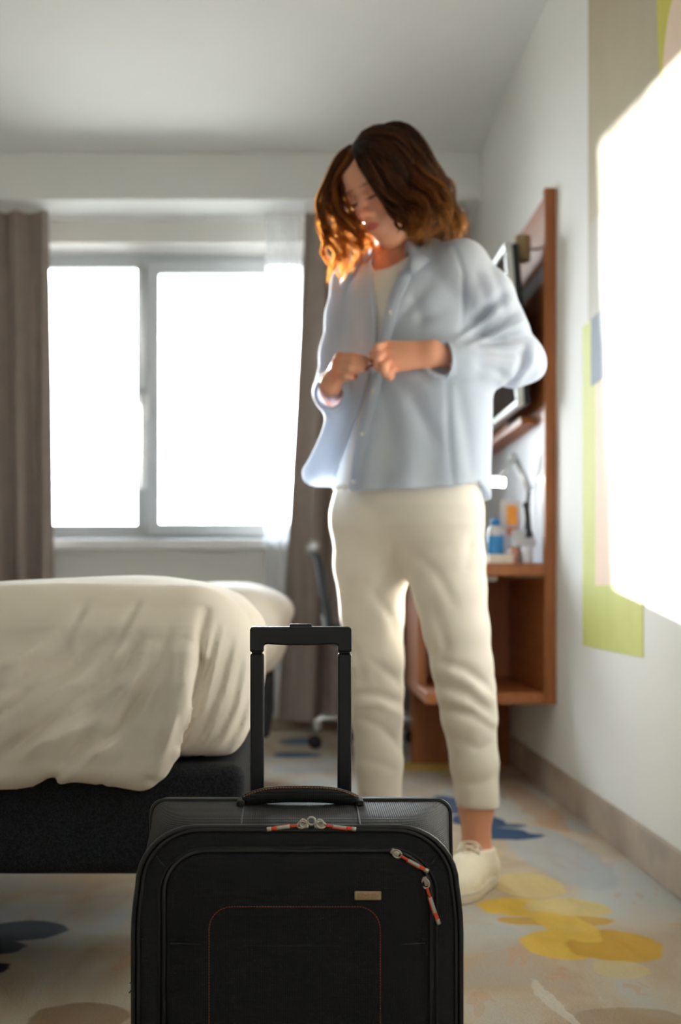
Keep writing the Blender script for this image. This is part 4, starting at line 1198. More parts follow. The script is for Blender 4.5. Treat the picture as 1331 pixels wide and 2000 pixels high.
tint(lm((0.094, 0, -0.0603), (0.016, 0.0165, 0.0066), 0.3), (184, 74, 70), 0.8)
for (a, b, c) in ((726, 705, -0.188), (742, 723, -0.190), (759, 730, -0.192), (768, 737, -0.186), (724, 706, -0.166), (727, 713, -0.170), (718, 720, -0.170), (695, 737, -0.160)):
    tint(near(J(a, b, c + HDp), 0.0055, 0.3), (120, 36, 44), 0.85)
for p in (K0 + KR0):
    tint(near(J(p[0], p[1], p[2] + HDp), 0.012, 0.9), (214, 128, 100), 0.45)
n = NT('skin')
at_ = n.n('ShaderNodeAttribute'); at_.attribute_name = 'tint'
p = n.principled(at_.outputs['Color'], 0.5, 0, n.noise(n.coords(), 900, 2), 0.08, 0.0004, Subsurface_Weight=0.12, Specular_IOR_Level=0.35)
p.inputs['Subsurface Radius'].default_value = (0.02, 0.007, 0.004)
M_skin = n.done(p)
PO = np.array([TX, PY, 0.0])
person = link_mesh('person', v, f, M_skin, None, True, PO)
props(person, 'woman with wavy auburn hair in pale blue shirt and cream trousers, fastening a button', 'person')
ca = person.data.attributes.new('tint', 'FLOAT_COLOR', 'POINT')
ca.data.foreach_set('color', np.c_[col, np.ones(len(v))].astype(np.float32).ravel())
fix = person

# ---- trousers
M_tro = cloth('cream_twill', srgb(226, 220, 210), 800, 0.2, 0.05, 0.03)
T = Field((0.05, 2.98, 0.10), (0.56, 3.44, 0.98), 0.0035)
LLEG = JR((862, 1030, -0.045, 0.088), (872, 1090, -0.05, 0.085), (879, 1150, -0.055, 0.0795), (893, 1230, -0.06, 0.0715), (903, 1300, -0.062, 0.066), (911, 1350, -0.06, 0.063), (917, 1400, -0.055, 0.060), (927, 1490, -0.045, 0.0515), (934, 1577, -0.035, 0.0465))
RLEG = JR((728, 1030, 0.045, 0.088), (725, 1100, 0.05, 0.084), (728, 1200, 0.058, 0.0715), (732, 1290, 0.06, 0.065), (735, 1350, 0.062, 0.061), (737, 1400, 0.064, 0.0585), (741, 1490, 0.07, 0.054), (743, 1585, 0.078, 0.050))
def hips(x, y, z):
    l = (x - TX) * TL[0] + (y - PY) * TL[1]; fo = (x - TX) * TF[0] + (y - PY) * TF[1]
    a = np.interp(z, [0.69, 0.73, 0.77, 0.81, 0.85, 0.90, 0.97], [0.03, 0.10, 0.155, 0.180, 0.185, 0.178, 0.160]).astype(np.float32)
    b = np.interp(z, [0.69, 0.73, 0.77, 0.81, 0.85, 0.90, 0.97], [0.01, 0.04, 0.080, 0.106, 0.115, 0.113, 0.105]).astype(np.float32)
    q0 = np.sqrt((l / a) ** 2 + (fo / b) ** 2) + 1e-6
    q1 = np.sqrt((l / a ** 2) ** 2 + (fo / b ** 2) ** 2) + 1e-6
    d = q0 * (q0 - 1) / q1
    return np.maximum(d, 0.70 - z)
T.chain(LLEG, 0.012); 
T2 = Field((0.05, 2.98, 0.10), (0.56, 3.44, 0.98), 0.0035); T2.chain(RLEG, 0.012)
T.d = np.minimum(T.d, T2.d)
T.union(hips, (0.05, 3.0, 0.68), (0.55, 3.42, 0.97), 0.05)
X, Y, Z = T.ax[0][:, None, None], T.ax[1][None, :, None], T.ax[2][None, None, :]
T.d += (0.0022 * wob((X, Y, Z), 3, (30, 30, 46), 6)).astype(np.float32)
Y0 = 3.13
for pts, amp in (([(862, 1292), (905, 1305), (960, 1352)], .010), ([(858, 1335), (905, 1352), (958, 1398)], .010), ([(866, 1385), (915, 1392), (968, 1425)], .008), ([(868, 1312), (915, 1330), (962, 1372)], -.008), ([(866, 1362), (915, 1374), (966, 1412)], -.007),
                 ([(842, 1180), (868, 1262), (858, 1320)], .007), ([(810, 1085), (850, 1120), (880, 1180)], .006), ([(880, 1440), (930, 1458), (965, 1450)], .005), ([(890, 1520), (930, 1530), (968, 1515)], .004), ([(950, 1010), (915, 1050), (905, 1110)], .005)):
    T.fold(pts, Y0, 0.012, amp * 0.75, 3.155)
for pts, amp in (([(688, 1358), (735, 1352), (790, 1378)], .009), ([(690, 1376), (740, 1372), (790, 1400)], -.008), ([(695, 1400), (745, 1418), (788, 1470)], .008), ([(720, 1285), (765, 1320), (788, 1350)], .007), ([(722, 1150), (765, 1210), (785, 1275)], .007), ([(700, 1480), (745, 1492), (786, 1510)], .005), ([(790, 1075), (750, 1110), (730, 1160)], .006), ([(672, 1230), (700, 1290), (712, 1350)], .005)):
    T.fold(pts, Y0 + 0.1, 0.012, amp * 0.75, 3.26)
T.d = np.maximum(T.d, (float(J(934, 1573, -.035)[2]) - Z - 0.06 * (X - float(J(934, 1573)[0])) * (X > 0.33)).astype(np.float32))
v, f = T.skin()
v = relax(v, f, 2)
trs = link_mesh('trousers', v, f, M_tro, person)
# hem bands and side seam
for cx, r, z in ((LLEG[-1], 0.0458, LLEG[-1][2] + 0.004), (RLEG[-1], 0.0492, RLEG[-1][2] + 0.012)):
    MB().tube([(cx[0] + r * math.cos(q), cx[1] + r * math.sin(q), z) for q in np.linspace(0, 2 * np.pi, 40, endpoint=False)], 0.0017, 6, closed=True).build('hem', M_tro, trs, True)
ML = MB(); ML.tube(crom([J(905, 985, -.13), J(922, 1000, -.128), J(936, 1030, -.105)], 6), 0.0014, 6); ML.build('pocket_seam', M_tro, trs, True)

# ---- undershirt (shows in the neckline and between the shirt fronts)
M_tee = cloth('white_jersey', srgb(240, 238, 232), 900, 0.1, 0.2, 0.02)
U = Field((0.02, 3.0, 0.84), (0.50, 3.42, 1.46), 0.005)
def trunk(zs, As, Bs, fo_=None):
    def fn(x, y, z):
        o = 0 if fo_ is None else np.interp(z, zs, fo_).astype(np.float32)
        l = (x - TX) * TL[0] + (y - PY) * TL[1]; fo = (x - TX) * TF[0] + (y - PY) * TF[1] - o
        a = np.interp(z, zs, As).astype(np.float32); b = np.interp(z, zs, Bs).astype(np.float32)
        q0 = np.sqrt((l / a) ** 2 + (fo / b) ** 2) + 1e-6
        q1 = np.sqrt((l / a ** 2) ** 2 + (fo / b ** 2) ** 2) + 1e-6
        return q0 * (q0 - 1) / q1
    return fn
U.union(trunk([0.86, 1.0, 1.12, 1.30, 1.36, 1.40, 1.44], [0.19, 0.18, 0.17, 0.15, 0.135, 0.095, 0.07], [0.125, 0.118, 0.108, 0.104, 0.094, 0.080, 0.066], [0, 0, 0, 0, 0.0, 0, 0]), (0.02, 3.0, 0.86), (0.5, 3.42, 1.42), 0)
Z = U.ax[2][None, None, :]
U.d = np.maximum(U.d, np.maximum(0.895 - Z, Z - 1.43))
U.cone(J(785, 492, 0.0) + TF * 0.045, J(784, 440, -0.02), 0.060, 0.075, 0.01, cut=True)
v, f = U.skin()
link_mesh('undershirt', relax(v, f, 2), f, M_tee, person)

# ---- shirt
M_shirt = cloth('blue_oxford', srgb(221, 229, 241), 1100, 0.15, 0.5, 0.02)
H = 0.003
SLO, SHI = (-0.04, 2.90, 0.82), (0.62, 3.46, 1.475)
Q = Field(SLO, SHI, H)
zs = [0.82, 0.87, 0.93, 1.0, 1.12, 1.20, 1.30, 1.36, 1.40, 1.43, 1.46]
Q.union(trunk(zs, [0.200, 0.200, 0.202, 0.205, 0.206, 0.195, 0.168, 0.150, 0.118, 0.085, 0.07], [0.136, 0.134, 0.132, 0.130, 0.127, 0.120, 0.112, 0.100, 0.086, 0.070, 0.062]), (-0.04, 2.92, 0.82), (0.6, 3.46, 1.46), 0)
Q.cone(J(815, 512, 0.0), J(905, 521, -0.09), 0.040, 0.057, 0.03); Q.cone(J(768, 520, 0.04), J(697, 556, 0.10), 0.040, 0.055, 0.03)
# near sleeve
US = JR((905, 523, -0.09, 0.057), (946, 580, -0.085, 0.061), (972, 640, -0.07, 0.062), (1008, 700, -0.05, 0.057))
FS = JR((1008, 701, -0.05, 0.056), (975, 707, -0.085, 0.052), (940, 706, -0.115, 0.047), (900, 706, -0.14, 0.043), (866, 704, -0.158, 0.041))
A = Field(SLO, SHI, H); A.chain(US, 0.02); A.chain(FS, 0.015)
A.cone(J(1030, 712, -0.045), J(1000, 722, -0.06), 0.034, 0.036, 0.025)
# far sleeve
A2 = Field(SLO, SHI, H)
A2.chain(JR((697, 556, 0.10, 0.055), (684, 620, 0.10, 0.055), (672, 690, 0.10, 0.054), (662, 752, 0.09, 0.050)), 0.02)
A2.chain(JR((662, 752, 0.09, 0.050), (652, 765, 0.03, 0.043), (644, 768, -0.055, 0.036)), 0.02)
A.d = np.minimum(A.d, A2.d); del A2
k = 0.022
q = np.maximum(k - np.abs(Q.d - A.d), 0) / k
Q.d = np.minimum(Q.d, A.d) - q * q * k * 0.25; del A
X, Y, Z = Q.ax[0][:, None, None], Q.ax[1][None, :, None], Q.ax[2][None, None, :]
Lc = (X - TX) * TL[0] + (Y - PY) * TL[1]; Fc = (X - TX) * TF[0] + (Y - PY) * TF[1]
low = np.clip((1.15 - Z) / 0.25, 0, 1)
phi = np.arctan2(Lc, Fc)
Q.d += (low * 0.0055 * np.sin(phi * 9 + 1.2 + 1.5 * np.sin(Z * 5))).astype(np.float32)
Q.d += (0.0032 * wob((X, Y, Z), 11, (42, 42, 24), 6)).astype(np.float32)
arm = np.clip((X - 0.40) / 0.05, 0, 1) * np.clip((Z - 1.08) / 0.03, 0, 1)
Q.d += (arm * 0.0055 * wob((X, Y, Z), 5, (75, 55, 60), 6)).astype(np.float32)
# tail of the far front panel swings out
Q.cone(J(690, 800, 0.0), J(615, 925, -0.02), 0.02, 0.028, 0.07)
# pull toward the fastened button
Q.cone(J(760, 700, -0.07), J(727, 706, -0.105), 0.03, 0.012, 0.05)
# sleeve and armhole creases
SY = 3.07
for pts, amp, w in (([(900, 648), (942, 612), (985, 572)], .011, .010), ([(904, 672), (955, 646), (1012, 606)], .011, .010), ([(935, 676), (990, 662), (1042, 650)], .012, .010), ([(900, 660), (948, 628), (1000, 588)], -.009, .010), ([(915, 672), (970, 655), (1028, 628)], -.009, .010),
                    ([(998, 748), (1024, 712), (1030, 672)], .010, .010), ([(1018, 742), (1044, 706), (1044, 676)], -.007, .010), ([(930, 540), (948, 585), (950, 632)], .007, .012), ([(958, 520), (978, 570), (985, 620)], .006, .011), ([(935, 720), (975, 728), (1010, 748)], .006, .009),
                    ([(945, 690), (990, 694), (1020, 690)], .006, .008), ([(884, 476), (904, 540), (906, 600), (902, 645)], .006, .006)):
    Q.fold(pts, SY, w, amp, 3.16)
for pts, amp, w in (([(735, 692), (780, 628), (835, 560)], .008, .014), ([(742, 682), (800, 640), (870, 610)], .006, .014), ([(738, 716), (800, 775), (852, 880)], .008, .018), ([(732, 725), (760, 800), (775, 920)], .006, .016), ([(868, 755), (872, 860), (880, 960)], .006, .008), ([(890, 760), (905, 850), (915, 940)], .007, .016),
                    ([(684, 570), (694, 630), (704, 690)], .012, .012), ([(664, 590), (664, 650), (672, 690)], .012, .010), ([(712, 580), (712, 640), (720, 690)], .010, .010), ([(700, 745), (670, 830), (640, 900)], .008, .016), ([(800, 560), (820, 620), (815, 660)], .005, .014)):
    Q.fold(pts, SY + 0.03, w, amp, 3.20)
# thin shell
S0 = Q.d.copy()
Q.d = np.maximum(S0, -(S0 + 0.0075))
# neckline V, front opening below the button, hem, cuffs
zp = zof(706)
wt = np.interp(Z, [zp - 0.005, zp + 0.03, 1.30, 1.38, 1.46], [-0.004, 0.004, 0.020, 0.046, 0.066]).astype(np.float32)
ctr = np.interp(Z, [zp, 1.30, 1.40], [0.002, 0.008, 0.006]).astype(np.float32)
dV = np.maximum(np.abs(Lc - ctr) - wt, np.maximum(-Fc, zp - Z))
Q.d = np.maximum(Q.d, -dV)
wl_ = np.interp(Z, [0.84, 0.89, 0.92, 1.011, 1.10, zp - 0.02, zp], [0.027, 0.025, 0.023, 0.0135, 0.008, 0.002, -0.004]).astype(np.float32)
cl = np.interp(Z, [0.84, 0.89, 0.92, 1.011, 1.10, zp - 0.02, zp], [-0.100, -0.094, -0.085, -0.056, -0.023, -0.006, -0.002]).astype(np.float32)
dO = np.maximum(np.abs(Lc - cl) - wl_, np.maximum(-Fc, Z - zp))
Q.d = np.maximum(Q.d, -dO)
Q.cone(J(785, 480, 0.0), J(785, 440, -0.02), 0.062, 0.09, 0.0, cut=True)
zh = np.interp(phi, [-3.15, -2.2, -1.6, -1.02, -0.90, -0.70, -0.46, 0.0, 0.7, 1.15, 1.5, 1.9, 3.15], [0.855, 0.868, 0.928, 0.926, 0.918, 0.884, 0.884, 0.883, 0.884, 0.888, 0.902, 0.868, 0.855]).astype(np.float32)
Q.d = np.maximum(Q.d, zh - Z)
# open cuffs: nothing past the wrist planes
cdl = J(866, 704, -0.158); dl_ = (J(866, 704, -0.158) - J(900, 706, -0.14)); dl_ /= np.linalg.norm(dl_)
m = np.sqrt((X - cdl[0]) ** 2 + (Y - cdl[1]) ** 2 + (Z - cdl[2]) ** 2) < 0.07
pl_ = (X - cdl[0]) * dl_[0] + (Y - cdl[1]) * dl_[1] + (Z - cdl[2]) * dl_[2]
tor = trunk(zs, [0.22] * 11, [0.125] * 11)(X, Y, Z) > 0.008
Q.d = np.where(m & (pl_ > 0) & tor, np.maximum(Q.d, pl_), Q.d).astype(np.float32)
cdr = J(644, 768, -0.055); dr_ = (J(644, 768, -0.055) - J(652, 765, 0.03)); dr_ /= np.linalg.norm(dr_)
m = np.sqrt((X - cdr[0]) ** 2 + (Y - cdr[1]) ** 2 + (Z - cdr[2]) ** 2) < 0.06
pl_ = (X - cdr[0]) * dr_[0] + (Y - cdr[1]) * dr_[1] + (Z - cdr[2]) * dr_[2]
Q.d = np.where(m & (pl_ > 0) & (X < cdr[0] + 0.045), np.maximum(Q.d, pl_), Q.d).astype(np.float32)
v, f = Q.skin()
v = relax(v, f, 2)
shirt = link_mesh('shirt', v, f, M_shirt, person)
del Q, S0, m, pl_, dV, dO, phi
# cuffs
def cuff(c, d, r, ln, fl_):
    c = np.array(c, float)
    e1 = np.cross(d, (0, 0, 1.0)); e1 /= np.linalg.norm(e1); e2 = np.cross(d, e1)
    q = MB(); R = []
    for t, rr in ((0.0, r - 0.004), (0.0, r), (0.3, r + 0.001), (0.7, r + 0.001), (1.0, r + 0.0005), (1.0, r - 0.004), (0.5, r - 0.0045)):
        R.append([c - d * ln * t + rr * (math.cos(a) * e1 * fl_ + math.sin(a) * e2) for a in np.linspace(0, 2 * np.pi, 36, endpoint=False)])
    q.loft(R + [R[0]], cap=False)
    return auto_smooth(q.build('cuff', M_shirt, shirt), 50)
cuff(cdl, dl_, 0.0425, 0.072, 0.95)
cuff(cdr, dr_, 0.0365, 0.055, 1.0)
# collar: stand and fall around the neck, open in front
NC = J(786, 491, 0.010)
def collar():
    na, nb = 41, 7
    ph = np.radians(np.linspace(46, 314, na))       # from her left front round the back to her right front
    V = []
    for a in ph:
        dr = TF * math.cos(a) + TL * math.sin(a)
        back = (1 - math.cos(a)) / 2
        fr_ = float(np.clip((math.cos(a) - 0.05) / 0.64, 0, 1))
        z0 = -0.004 + 0.030 * back
        prof = [(0.060, z0 - 0.030), (0.059, z0), (0.062, z0 + 0.006), (0.069, z0 + 0.002), (0.080 + 0.004 * fr_, z0 - 0.014), (0.101 + 0.010 * fr_, z0 - 0.024 - 0.016 * fr_), (0.116 + 0.018 * fr_, z0 - 0.034 - 0.050 * fr_ ** 2)]
        for r, z in prof:
            V.append(NC + dr * r * np.array([1, 1, 0]) + np.array([0, 0, z]) + TF * 0.012 * fr_)
    F = [(i * nb + j, i * nb + j + 1, (i + 1) * nb + j + 1, (i + 1) * nb + j) for i in range(na - 1) for j in range(nb - 1)]
    o = fix_normals(link_mesh('collar', V, F, M_shirt, shirt))
    s = o.modifiers.new('s', 'SOLIDIFY'); s.thickness = 0.003; s.offset = 0
    return o
collar()
# front placket of the near panel with its buttons, following the opening edge
M_btn = plain('pearl_button', srgb(238, 238, 236), 0.25, var=0.03)
def front_edge(z, side):
    zz = [0.84, 0.90, 1.02, 1.10, zp, zp + 0.03, 1.30, 1.38]
    if side > 0:
        l = np.interp(z, zz, [-0.073, -0.066, -0.041, -0.015, 0.0, 0.006, 0.028, 0.052])
    else:
        l = np.interp(z, zz, [-0.076, -0.067, -0.042, -0.023, -0.004, -0.002, -0.012, -0.040])
    b = np.interp(z, zs, [0.136, 0.134, 0.132, 0.130, 0.127, 0.120, 0.112, 0.100, 0.086, 0.070, 0.062]); a = np.interp(z, zs, [0.200, 0.200, 0.202, 0.205, 0.206, 0.195, 0.168, 0.150, 0.118, 0.085, 0.07])
    return l, b, a
def placket(side, z0, z1, w):
    V = []; zl = np.linspace(z0, z1, 30)
    for z in zl:
        l, b, a = front_edge(z, side)
        for t in (0, 0.5, 1):
            lo = l + side * w * t
            fo = b * math.sqrt(max(0.02, 1 - (lo / a) ** 2)) + 0.0035
            V.append(np.array([TX, PY, z]) + TL * lo + TF * fo)
    F = [(i * 3 + j, i * 3 + j + 1, i * 3 + j + 4, i * 3 + j + 3) for i in range(29) for j in range(2)]
    o = fix_normals(link_mesh('placket', V, F, M_shirt, shirt))
    s = o.modifiers.new('s', 'SOLIDIFY'); s.thickness = 0.0035; s.offset = 0
placket(1, 0.886, 1.36, 0.030)
for z in (0.905, 1.01, 1.10, 1.27):
    l, b, a = front_edge(z, 1)
    c = np.array([TX, PY, z]) + TL * (l + 0.014) + TF * (b + 0.004)
    MB().lathe(c, [(0.0045, 0), (0.0055, 0.001), (0.0055, 0.002), (0.004, 0.0028)], 14, TF).build('button', M_btn, shirt, True)
MB().lathe(J(724, 707, -0.150), [(0.0045, 0), (0.0055, 0.001), (0.0055, 0.002), (0.004, 0.0028)], 14, TF).build('button', M_btn, shirt, True)
# finger ring
rp, rd = J(668, 721, -0.156 + HDp), J(683, 720, -0.174 + HDp) - J(657, 721, -0.148 + HDp); rd /= np.linalg.norm(rd)
e1 = np.cross(rd, (0, 0, 1.0)); e1 /= np.linalg.norm(e1); e2 = np.cross(rd, e1)
q = MB(); q.tube([rp + 0.0102 * (math.cos(t) * e1 + math.sin(t) * e2) for t in np.linspace(0, 6.28, 24, endpoint=False)], 0.0013, 6, closed=True)
q.lathe(rp + 0.0108 * np.array([0, -0.8, 0.6]), [(0.001, -0.001), (0.0028, 0), (0.0022, 0.002)], 10, (0, -0.8, 0.6))
q.build('finger_ring', M_zinc, person, True)

# ---- shoes: canvas upper, rubber sole, laces
M_canv = cloth('ivory_canvas', srgb(232, 224, 204), 500, 0.3, 0)
M_sole = plain('ivory_rubber', srgb(228, 220, 202), 0.5, var=0.04)
M_lace = plain('ivory_lace', srgb(236, 230, 214), 0.8, var=0.06, scale=300)
def shoe(a):
    SD = np.array([-FD[1], FD[0], 0]) * -1
    W_ = lambda s, l, z: a + FD * s + SD * l + np.array([0, 0, z])
    c = a + FD * 0.05
    Fd = Field(c - (0.16, 0.20, 0), c + (0.16, 0.20, 0.15), 0.003)
    Fd.d = Fd.d
    rows = [(-0.055, 0.030, 0.034), (-0.03, 0.042, 0.036), (0.02, 0.046, 0.037), (0.08, 0.040, 0.041), (0.13, 0.034, 0.042), (0.16, 0.030, 0.036)]
    for p, q in zip(rows[:-1], rows[1:]):
        Fd.cone(W_(p[0], 0, p[1]), W_(q[0], 0, q[1]), p[2], q[2], 0.02)
    Fd.cone(W_(-0.022, 0, 0.05), W_(-0.005, 0, 0.082), 0.038, 0.041, 0.025)
    Fd.cone(W_(0.03, 0, 0.075), W_(0.10, 0, 0.055), 0.024, 0.026, 0.03)
    Fd.cone(W_(-0.008, 0, 0.075), W_(-0.002, 0, 0.13), 0.034, 0.042, 0.006, cut=True)
    X, Y, Z = Fd.ax[0][:, None, None], Fd.ax[1][None, :, None], Fd.ax[2][None, None, :]
    Fd.d += (0.0016 * wob((X, Y, Z), 21, (70, 70, 70), 5)).astype(np.float32)
    Fd.d = np.maximum(Fd.d, np.maximum(0.018 - Z, Z - 0.092)).astype(np.float32)
    v, f = Fd.skin()
    root = bpy.data.objects.new('shoe', None); COL.objects.link(root)
    root.parent = person; OFF[root.name] = OFF[person.name]
    up = link_mesh('upper', relax(v, f, 2), f, M_canv, root)
    prof = [(-0.088, 0.0), (-0.08, 0.024), (-0.05, 0.037), (0.0, 0.038), (0.05, 0.041), (0.10, 0.046), (0.14, 0.045), (0.175, 0.034), (0.195, 0.014)]
    ring = [(s, w) for s, w in prof] + [(0.199, 0)] + [(s, -w) for s, w in prof[::-1]][:-1]
    ring = crom(ring + [ring[0]], 4)[:-1]
    R = []
    for z, g in ((0.0, -0.003), (0.003, 0.0), (0.024, 0.0015), (0.029, 0.0), (0.030, -0.004)):
        R.append([W_(s + (g if s > 0.05 else -g if s < -0.02 else 0), l * (1 + g * 20), z) for s, l in ring])
    auto_smooth(MB().loft(R).build('sole', M_sole, root), 50)
    for i in range(5):
        s = 0.045 + 0.016 * i; z = 0.1085 - 0.0095 * i + 0.001
        MB().tube(crom([W_(s, -0.026, z - 0.012), W_(s + 0.002, -0.012, z + 0.0005), W_(s + 0.004, 0.012, z + 0.0005), W_(s + 0.006, 0.026, z - 0.012)], 4), 0.003, 8, flat=((0, 0, 1), 0.6)).build('lace', M_lace, root, True)
    for i in range(5):
        for sg in (-1, 1):
            s = 0.046 + 0.016 * i; z = 0.108 - 0.0095 * i
            MB().lathe(W_(s + 0.003, sg * 0.0235, z - 0.0075), [(0.0012, 0), (0.0032, 0.0008), (0.0030, 0.0026), (0.0012, 0.003)], 10, SD * sg * 0.6 + np.array([0, 0, 0.8])).build('eyelet', M_zinc, root, True)
    MB().tube(crom([W_(0.108, -0.041, 0.036), W_(0.124, -0.026, 0.066), W_(0.130, 0, 0.079), W_(0.124, 0.026, 0.066), W_(0.108, 0.041, 0.036)], 6), 0.0022, 6).build('toe_seam', M_canv, root, True)
    MB().tube([W_(q, w + (0.001 if w > 0 else -0.001), 0.021) for q, w in ring], 0.0016, 5, closed=True).build('sole_stripe', M_grey, root, True)
    for sg in (-1, 1):
        MB().tube(crom([W_(0.05, 0, 0.101), W_(0.048, sg * 0.012, 0.104), W_(0.058, sg * 0.022, 0.098), W_(0.062, sg * 0.014, 0.094), W_(0.052, 0, 0.101)], 6), 0.002, 8).build('lace', M_lace, root, True)
shoe(FLp); shoe(FRp)

# ---- hair: a close cap and wavy locks
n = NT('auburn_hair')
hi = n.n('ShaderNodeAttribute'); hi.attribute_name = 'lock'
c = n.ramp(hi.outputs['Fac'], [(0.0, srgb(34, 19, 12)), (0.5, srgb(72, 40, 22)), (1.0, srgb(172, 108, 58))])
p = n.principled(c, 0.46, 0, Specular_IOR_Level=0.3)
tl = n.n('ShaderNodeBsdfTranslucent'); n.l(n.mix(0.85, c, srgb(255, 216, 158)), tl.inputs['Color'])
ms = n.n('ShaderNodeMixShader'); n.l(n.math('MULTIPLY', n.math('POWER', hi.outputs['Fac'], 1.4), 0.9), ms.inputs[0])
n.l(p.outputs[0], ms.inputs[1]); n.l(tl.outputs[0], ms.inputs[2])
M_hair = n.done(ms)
K = Field(HC - 0.17, HC + 0.17, 0.004)
K.ell(hd(-0.014, 0, 0.034), np.array([0.098, 0.080, 0.091]) * HS, HR)
K.chain(np.array([list(hd(-0.045, 0, 0.0)) + [0.075], list(hd(-0.055, 0, -0.075)) + [0.066], list(hd(-0.05, 0.0, -0.115)) + [0.056]]), 0.03)
K.cone(hd(-0.02, 0.055, 0.0), hd(-0.015, 0.060, -0.08), 0.030, 0.022, 0.02)
K.cone(hd(-0.02, -0.055, 0.0), hd(-0.015, -0.060, -0.08), 0.030, 0.022, 0.02)
K.ell(hd(0.078, 0.0, -0.015), np.array([0.072, 0.082, 0.084]) * HS, HR, 0.02, cut=True)
X, Y, Z = K.ax[0][:, None, None], K.ax[1][None, :, None], K.ax[2][None, None, :]
K.d += (0.003 * wob((X, Y, Z), 9, (90, 90, 50), 6)).astype(np.float32)
cv, cf = K.skin(); cv = relax(cv, cf, 2)
ER = np.array([0.100, 0.082, 0.093]) * HS
EC = hd(-0.012, 0, 0.033)
def onto(px, py, off_):
    """Point on the (inflated) skull seen at px, py; beyond its outline, the nearest depth."""
    o = np.array([0, 0, EYE]); d = at(px, py, 1.0) - o
    r = ER + off_
    A_ = (HR.T @ d) / r; B_ = (HR.T @ (o - EC)) / r
    a, b, c = A_ @ A_, 2 * A_ @ B_, B_ @ B_ - 1
    D = b * b - 4 * a * c
    t = (-b - math.sqrt(max(D, 0))) / (2 * a)
    return o + d * t
# guides: (points, start spread, end spread, count, wave); a point is (px, py, lift) on the skull or (px, py, None, depth)
GD = [
 ([(690, 283, -.004), (720, 268, .004), (765, 268, .006), (800, 298, .008), (826, 350, .008), (845, 400, .012), (856, 450, .02), (838, 500, .02)], .010, .016, 120, .014),
 ([(690, 283, -.004), (715, 280, .004), (755, 292, .007), (788, 330, .008), (812, 385, .010), (825, 440, .014), (808, 506, .02)], .010, .016, 130, .013),
 ([(690, 284, -.004), (706, 294, .003), (730, 316, .009), (760, 362, .015), (786, 414, .018), (796, 460, .018), (786, 506, .016)], .008, .011, 150, .009),
 ([(690, 285, -.004), (700, 304, .004), (716, 334, .011), (742, 372, .019), (768, 420, .024), (778, 465, .024), (800, 492, .016)], .005, .008, 150, .007),
 ([(693, 280, -.004), (730, 256, .004), (775, 262, .006), (812, 306, .008), (838, 360, .010), (868, 410, .015), (888, 440, .02), (880, 466, .02)], .008, .013, 100, .013),
 ([(700, 272, -.004), (745, 251, .004), (790, 270, .006), (818, 312, .008), (846, 366, .010), (876, 400, .018), (900, 425, .02), (893, 455, .02)], .006, .010, 80, .014),
 ([(735, 262, -.006), (790, 282, .005), (828, 345, .008), (850, 395, .012), (872, 445, .02), (858, 478, .02)], .012, .016, 110, .013),
 ([(715, 270, -.006), (775, 296, .006), (815, 360, .008), (835, 420, .012), (838, 470, .02), (815, 498, .02)], .012, .016, 120, .013),
 ([(735, 290, -.006), (775, 330, .006), (800, 390, .008), (814, 440, .010), (812, 478, .014), (795, 500, .02)], .012, .014, 120, .010),
 # far side of the parting, falling in front of the far cheek
 ([(690, 283, -.004), (672, 300, .004), (652, 335, .008), (640, 375, .012), (634, 420, .012), (645, 470, .012), (655, 520, .012), (662, 556, .012)], .006, .012, 110, .012),
 ([(690, 284, -.003), (676, 302, .003), (660, 336, .006), (652, 375, .008), (656, 420, .01), (676, 460, .01), (690, 500, .01), (680, 540, .01)], .006, .014, 90, .014),
 ([(688, 286, -.003), (672, 310, .002), (661, 345, .004), (660, 382, .006), (672, 420, .006), (700, 455, .004), (715, 490, .004), (700, 525, .004)], .005, .012, 110, .012),
 ([(685, 282, -.004), (664, 304, .004), (644, 345, .010), (629, 390, .014), (626, 430, .014), (640, 462, .014), (652, 500, .014), (645, 535, .014)], .005, .009, 80, .013),
 ([(690, 286, -.006), (670, 320, -.010), (664, 360, -.02), (676, 410, -.02), (706, 450, -.02), (735, 475, -.02), (722, 505, -.02)], .006, .010, 60, .010),
 ([(690, 284, -.004), (712, 290, .004), (740, 303, .007), (766, 336, .008), (790, 386, .010), (806, 440, .012), (800, 484, .016)], .008, .010, 140, .008),
 ([(692, 286, -.004), (712, 311, .006), (731, 345, .013), (752, 386, .019), (774, 432, .022), (784, 470, .022), (800, 496, .014)], .006, .008, 110, .007),
 ([(700, 274, -.006), (748, 262, .000), (800, 272, .004), (838, 318, .007), (864, 380, .010), (884, 425, .016), (880, 468, .02)], .010, .014, 120, .016),
 ([(720, 262, -.006), (790, 262, .004), (838, 330, .007), (862, 395, .012), (868, 440, .016), (850, 488, .02)], .014, .016, 130, .016),
 ([(760, 262, -.006), (815, 300, .005), (848, 360, .008), (862, 410, .012), (850, 450, .016), (870, 480, .02)], .012, .016, 110, .016),
 ([(690, 284, -.004), (689, 302, .004), (679, 320, .007), (664, 346, .011), (656, 385, .013), (664, 428, .014), (690, 470, .012), (700, 510, .012)], .006, .009, 110, .010),
 ([(690, 284, -.004), (696, 304, .006), (704, 326, .010), (722, 352, .015), (745, 386, .020), (768, 430, .023), (782, 470, .023), (796, 500, .018)], .006, .007, 110, .006),
]
V_, F_, L_, base_n = [cv], [], [np.full(len(cv), 0.0)], len(cv)
tri = np.concatenate([cf])
F_.append(tri)
r_ = np.random.default_rng(4)
M = 26
